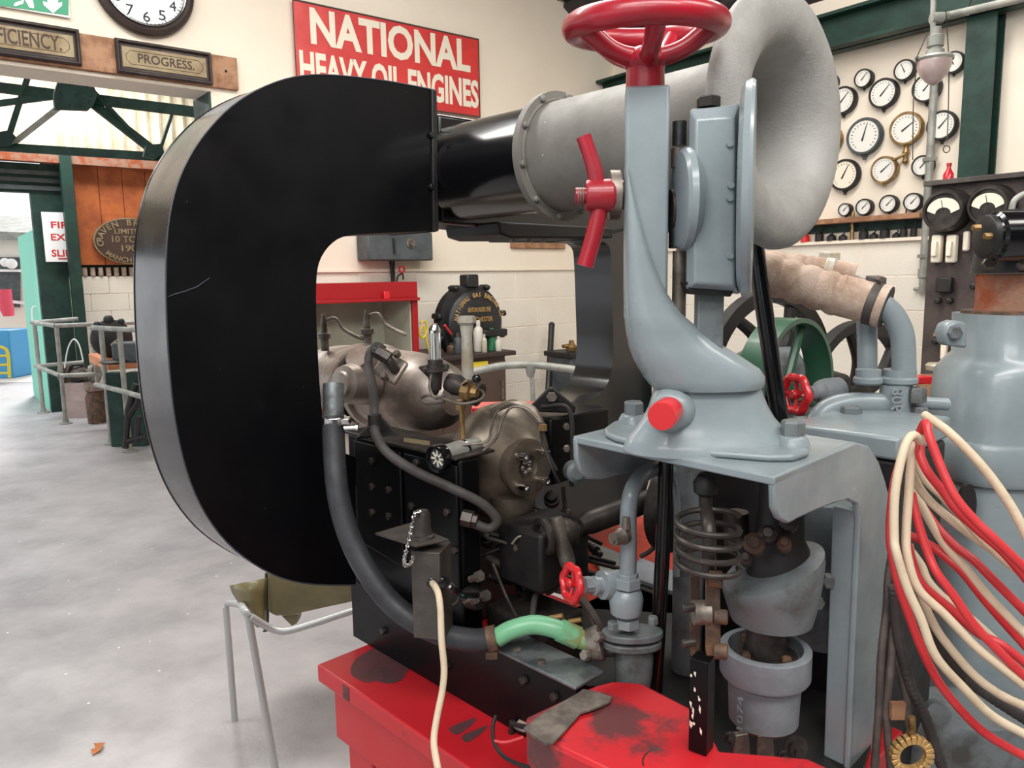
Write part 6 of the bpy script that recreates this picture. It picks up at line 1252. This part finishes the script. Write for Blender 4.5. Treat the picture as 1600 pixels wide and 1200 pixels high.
coil('brown_cable_bundle', 'thin brown cables running down behind the red and cream coils', 'cable', 'brown_cable', [
 (1.06, [(1395, 860), (1388, 900), (1385, 952), (1377, 1025), (1373, 1112), (1364, 1230)]), (1.05, [(1400, 900), (1394, 960), (1393, 1025), (1385, 1112), (1392, 1200)]), (1.08, [(1400, 1020), (1412, 1075), (1420, 1130), (1424, 1160)])], 6.5)
random.seed(2)
def ribbed(pts, lab, Yc, rp):
    p3 = cat(px([(x, y, Yc) for x, y in pts]), 16); rr = R(rp, Yc)
    bm = N(); tube(bm, p3, rr, 12, mod=lambda i, f: 1.0+(.1 if i % 2 else -.04)); obj('ribbed_conduit', bm, 'dark_conduit', label=lab, cat='conduit', smooth=25)
ribbed([(1396, 915), (1404, 996), (1422, 1069), (1448, 1127), (1478, 1215)], 'dark ribbed conduit hanging straight down left of the grey boss', 1.10, 9)
ribbed([(1440, 960), (1470, 1010), (1510, 1060), (1550, 1090), (1612, 1130)], 'dark ribbed conduit slanting down to the right under the cream cables', 1.12, 9)
t = thing('lacing_ring', P(1424, 1205, 1.05), 'ring of brass armoured lacing at the end of a brown cable', 'ring')
c = P(1423, 1178, 1.05)
bm = N(); torus(bm, c, V((0, -1, .2)), R(29, 1.05), R(5, 1.05), 36, 8); obj('core', bm, 'dark_steel', t)
for k in range(20):
    a = 2*PI*k/20; e = X_*math.cos(a)+UP*math.sin(a); f_ = X_*-math.sin(a)+UP*math.cos(a); bm = N(); box(bm, c+e*R(29, 1.05)-Y_*.002, f_*.0034, e*.0062, Y_*.006); obj('segment', bm, 'gold', t, bevel=.001)
bm = N(); box(bm, P(1402, 1110, 1.06), X_*.01, Y_*.004, UP*.013); obj('tag', bm, 'wood', t)
bm = N(); tube(bm, px([(1424, 1120, 1.06), (1425, 1140, 1.06), (1420, 1150, 1.05)]), .006, 8); obj('ferrule', bm, 'brass', t)
# ================= ODDS AND ENDS ON THE BED =================
bm = N(); prism(bm, [MZ(x, y, ZB+.012) for x, y in ((850, 1045), (880, 960), (1000, 900), (1300, 930), (1345, 985), (1372, 1130), (1345, 1210), (1100, 1180), (1010, 1070), (920, 1072))], UP*-.011)
obj('dark_bed_sheet', bm, 'black_metal', label='dark sheet added over the bed under the grey valve and canister', cat='tray')  # plain dark sheet added to cover the red of the bed here
random.seed(11)
t = thing('engine_fittings', P(800, 900, 1.55), 'cluster of small dark unions, rods and brackets under the gearbox', 'fittings')
for x, y, Yc, r_, l_, m_ in ((760, 842, 1.5, 14, .05, 'dark_steel'), (742, 870, 1.48, 9, .06, 'black_metal'), (790, 858, 1.52, 12, .05, 'dark_steel'), (825, 880, 1.5, 16, .04, 'black_metal'), (780, 905, 1.5, 10, .06, 'dark_steel'), (845, 905, 1.52, 13, .05, 'black_metal'), (815, 925, 1.5, 9, .05, 'dark_steel'), (880, 875, 1.55, 12, .06, 'dark_steel'), (735, 905, 1.5, 8, .05, 'dull_metal'), (862, 780, 1.6, 16, .05, 'black_metal'), (885, 800, 1.62, 10, .06, 'dark_steel'), (930, 860, 1.6, 10, .05, 'dark_steel')):
    d = V((random.uniform(-1, 1), random.uniform(-1, -.2), random.uniform(-.5, .8))).normalized(); rr = R(r_, Yc)*.8
    bm = N(); lathe(bm, P(x, y, Yc), d, [(-l_*.5, rr*.6), (-l_*.2, rr*.6), (-l_*.2, rr), (l_*.1, rr), (l_*.1, rr*.75), (l_*.4, rr*.7), (l_*.45, rr*.4)], 8 if r_ % 2 else 16); obj('union', bm, m_, t)
for a_, b_ in (((742, 760, 1.55), (905, 815, 1.55)), ((720, 880, 1.5), (800, 850, 1.5)), ((770, 960, 1.45), (905, 890, 1.55)), ((730, 830, 1.52), (735, 960, 1.45)), ((880, 760, 1.6), (890, 880, 1.6)), ((840, 800, 1.55), (940, 850, 1.6))):
    bm = N(); tube(bm, [P(*a_), P(*b_)], .0045, 8); obj('rod', bm, 'dark_steel', t)
bm = N(); mbox(bm, .10, .24, .50, .62, 1.0, 1.12); obj('bracket_block', bm, 'black_metal', t, bevel=.008)
bm = N(); mbox(bm, .08, .20, .48, .64, ZB+.013, .95); obj('pump_block', bm, 'dark_steel', t, bevel=.01)
t = thing('loose_clamp', MZ(828, 1125, ZB), 'small grey metal clamp with a rag scrap, left of the rubber mat', 'clamp')
q = MZ(826, 1140, ZB); bm = N(); lathe(bm, q+UP*.012, UP, [(0, .03), (.004, .032), (.01, .026), (.012, .01)], 20); obj('disc', bm, 'silver_dirty', t)
bm = N(); tube(bm, [q+V((-.03, -.01, .0)), q+V((-.03, -.01, .02)), q+V((.0, -.03, .022))], .006, 8); obj('arm', bm, 'black_metal', t)
bm = N(); prism(bm, [q+V(v) for v in ((-.02, -.02, .026), (0, -.03, .028), (.01, -.012, .03), (-.01, 0, .027))], UP*.002); obj('rag_scrap', bm, 'lagging', t)
hose('black_wire', [(775, 1118, 1.16), (770, 1135, 1.15), (772, 1160, 1.12), (785, 1180, 1.1), (805, 1192, 1.08), (830, 1200, 1.06)], 3.4, 'black_metal', 'frayed black wire lying on the red bed beside the cream cable', 'wire')
hose('red_wire', [(772, 1158, 1.12), (790, 1160, 1.12), (818, 1152, 1.12)], 3, 'red_cable', 'short red wire joined to the black wire on the bed', 'wire')
# ================= CHAIR =================
t = thing('stacking_chair', V((P(450, 1000, 2.5).x, 2.5, 0)), 'olive plastic stacking chair with light tubular legs, behind the black duct', 'chair')
ch0 = 2.45
def CP(x, y, Y=ch0): return P(x, y, Y)
bm = N()
rws = []
for u_, (xa, ya, xb, yb, dy) in enumerate(((362, 914, 415, 903, 0), (366, 925, 414, 925, -.01), (378, 944, 413, 950, -.015), (392, 962, 413, 968, -.02), (404, 978, 414, 978, -.02))):
    rws.append([CP(xa+(xb-xa)*k/6, ya+(yb-ya)*k/6, ch0-.02+dy-.05*math.sin(PI*k/6)) for k in range(7)])
vs = [[bm.verts.new(p) for p in r_] for r_ in rws]
for i in range(4):
    for k in range(6): bm.faces.new((vs[i][k], vs[i][k+1], vs[i+1][k+1], vs[i+1][k]))
o = obj('shell_wing', bm, 'olive', t, smooth=60); m_ = o.modifiers.new('s', 'SOLIDIFY'); m_.thickness = .008
bm = N(); prism(bm, [CP(x, y, ch0-.03) for x, y in ((416, 885), (700, 885), (700, 905), (600, 930), (552, 941), (500, 952), (455, 962), (430, 964), (417, 958))], V((.01, .03, 0))); obj('back_shell', bm, 'olive', t, bevel=.012, seg=3)
bm = N(); q = CP(424, 945, ch0+.0); prism(bm, [q, q+V((.45, .12, 0)), q+V((.38, .5, .01)), q+V((-.04, .38, .01))], UP*.012); obj('seat_pan', bm, 'olive', t, bevel=.005)
bm = N(); tube(bm, [CP(417, 895), CP(417, 977), CP(412, 984)], .007, 8, 3); obj('edge_trim', bm, 'switch_gray', t)
bm = N(); prism(bm, [CP(x, y) for x, y in ((440, 962), (466, 960), (464, 974), (456, 978))], Y_*.05); obj('seat_mount', bm, 'olive', t)
for k, pts in enumerate(([(352, 950, 2.62), (362, 1000, None), (367, 1125, None)], [(385, 965, 2.3), None, None])):
    f_ = MZ(367, 1126, 0) if k == 0 else MZ(436, 1235, 0)
    top = P(353, 948, f_.y) if k == 0 else P(388, 962, f_.y)
    bm = N(); tube(bm, [f_, f_.lerp(top, .8), top] , .0115, 12); obj('leg', bm, 'chair_tube', t)
    if k == 0: tA_ = top; fA = f_
    else: tB_ = top; fB = f_
bm = N(); tube(bm, [tA_, tA_+V((.02, -.02, .022)), CP(375, 945, (tA_.y+tB_.y)/2), tB_+V((-.02, .02, .012)), tB_], .0115, 12, 5); obj('side_rail', bm, 'chair_tube', t)
bm = N(); tube(bm, [CP(392, 964, tB_.y), CP(420, 980, tB_.y+.03), CP(445, 986, tB_.y+.04), CP(490, 974, tB_.y+.06), CP(552, 954, tB_.y+.09), CP(640, 928, tB_.y+.13)], .0115, 12, 5); obj('cross_rail', bm, 'chair_tube', t)
for s in (V((.5, .25, 0)),):
    for f_, tp in ((fA, tA_), (fB, tB_)):
        bm = N(); tube(bm, [f_+s, tp+s], .0115, 12); obj('leg', bm, 'chair_tube', t)
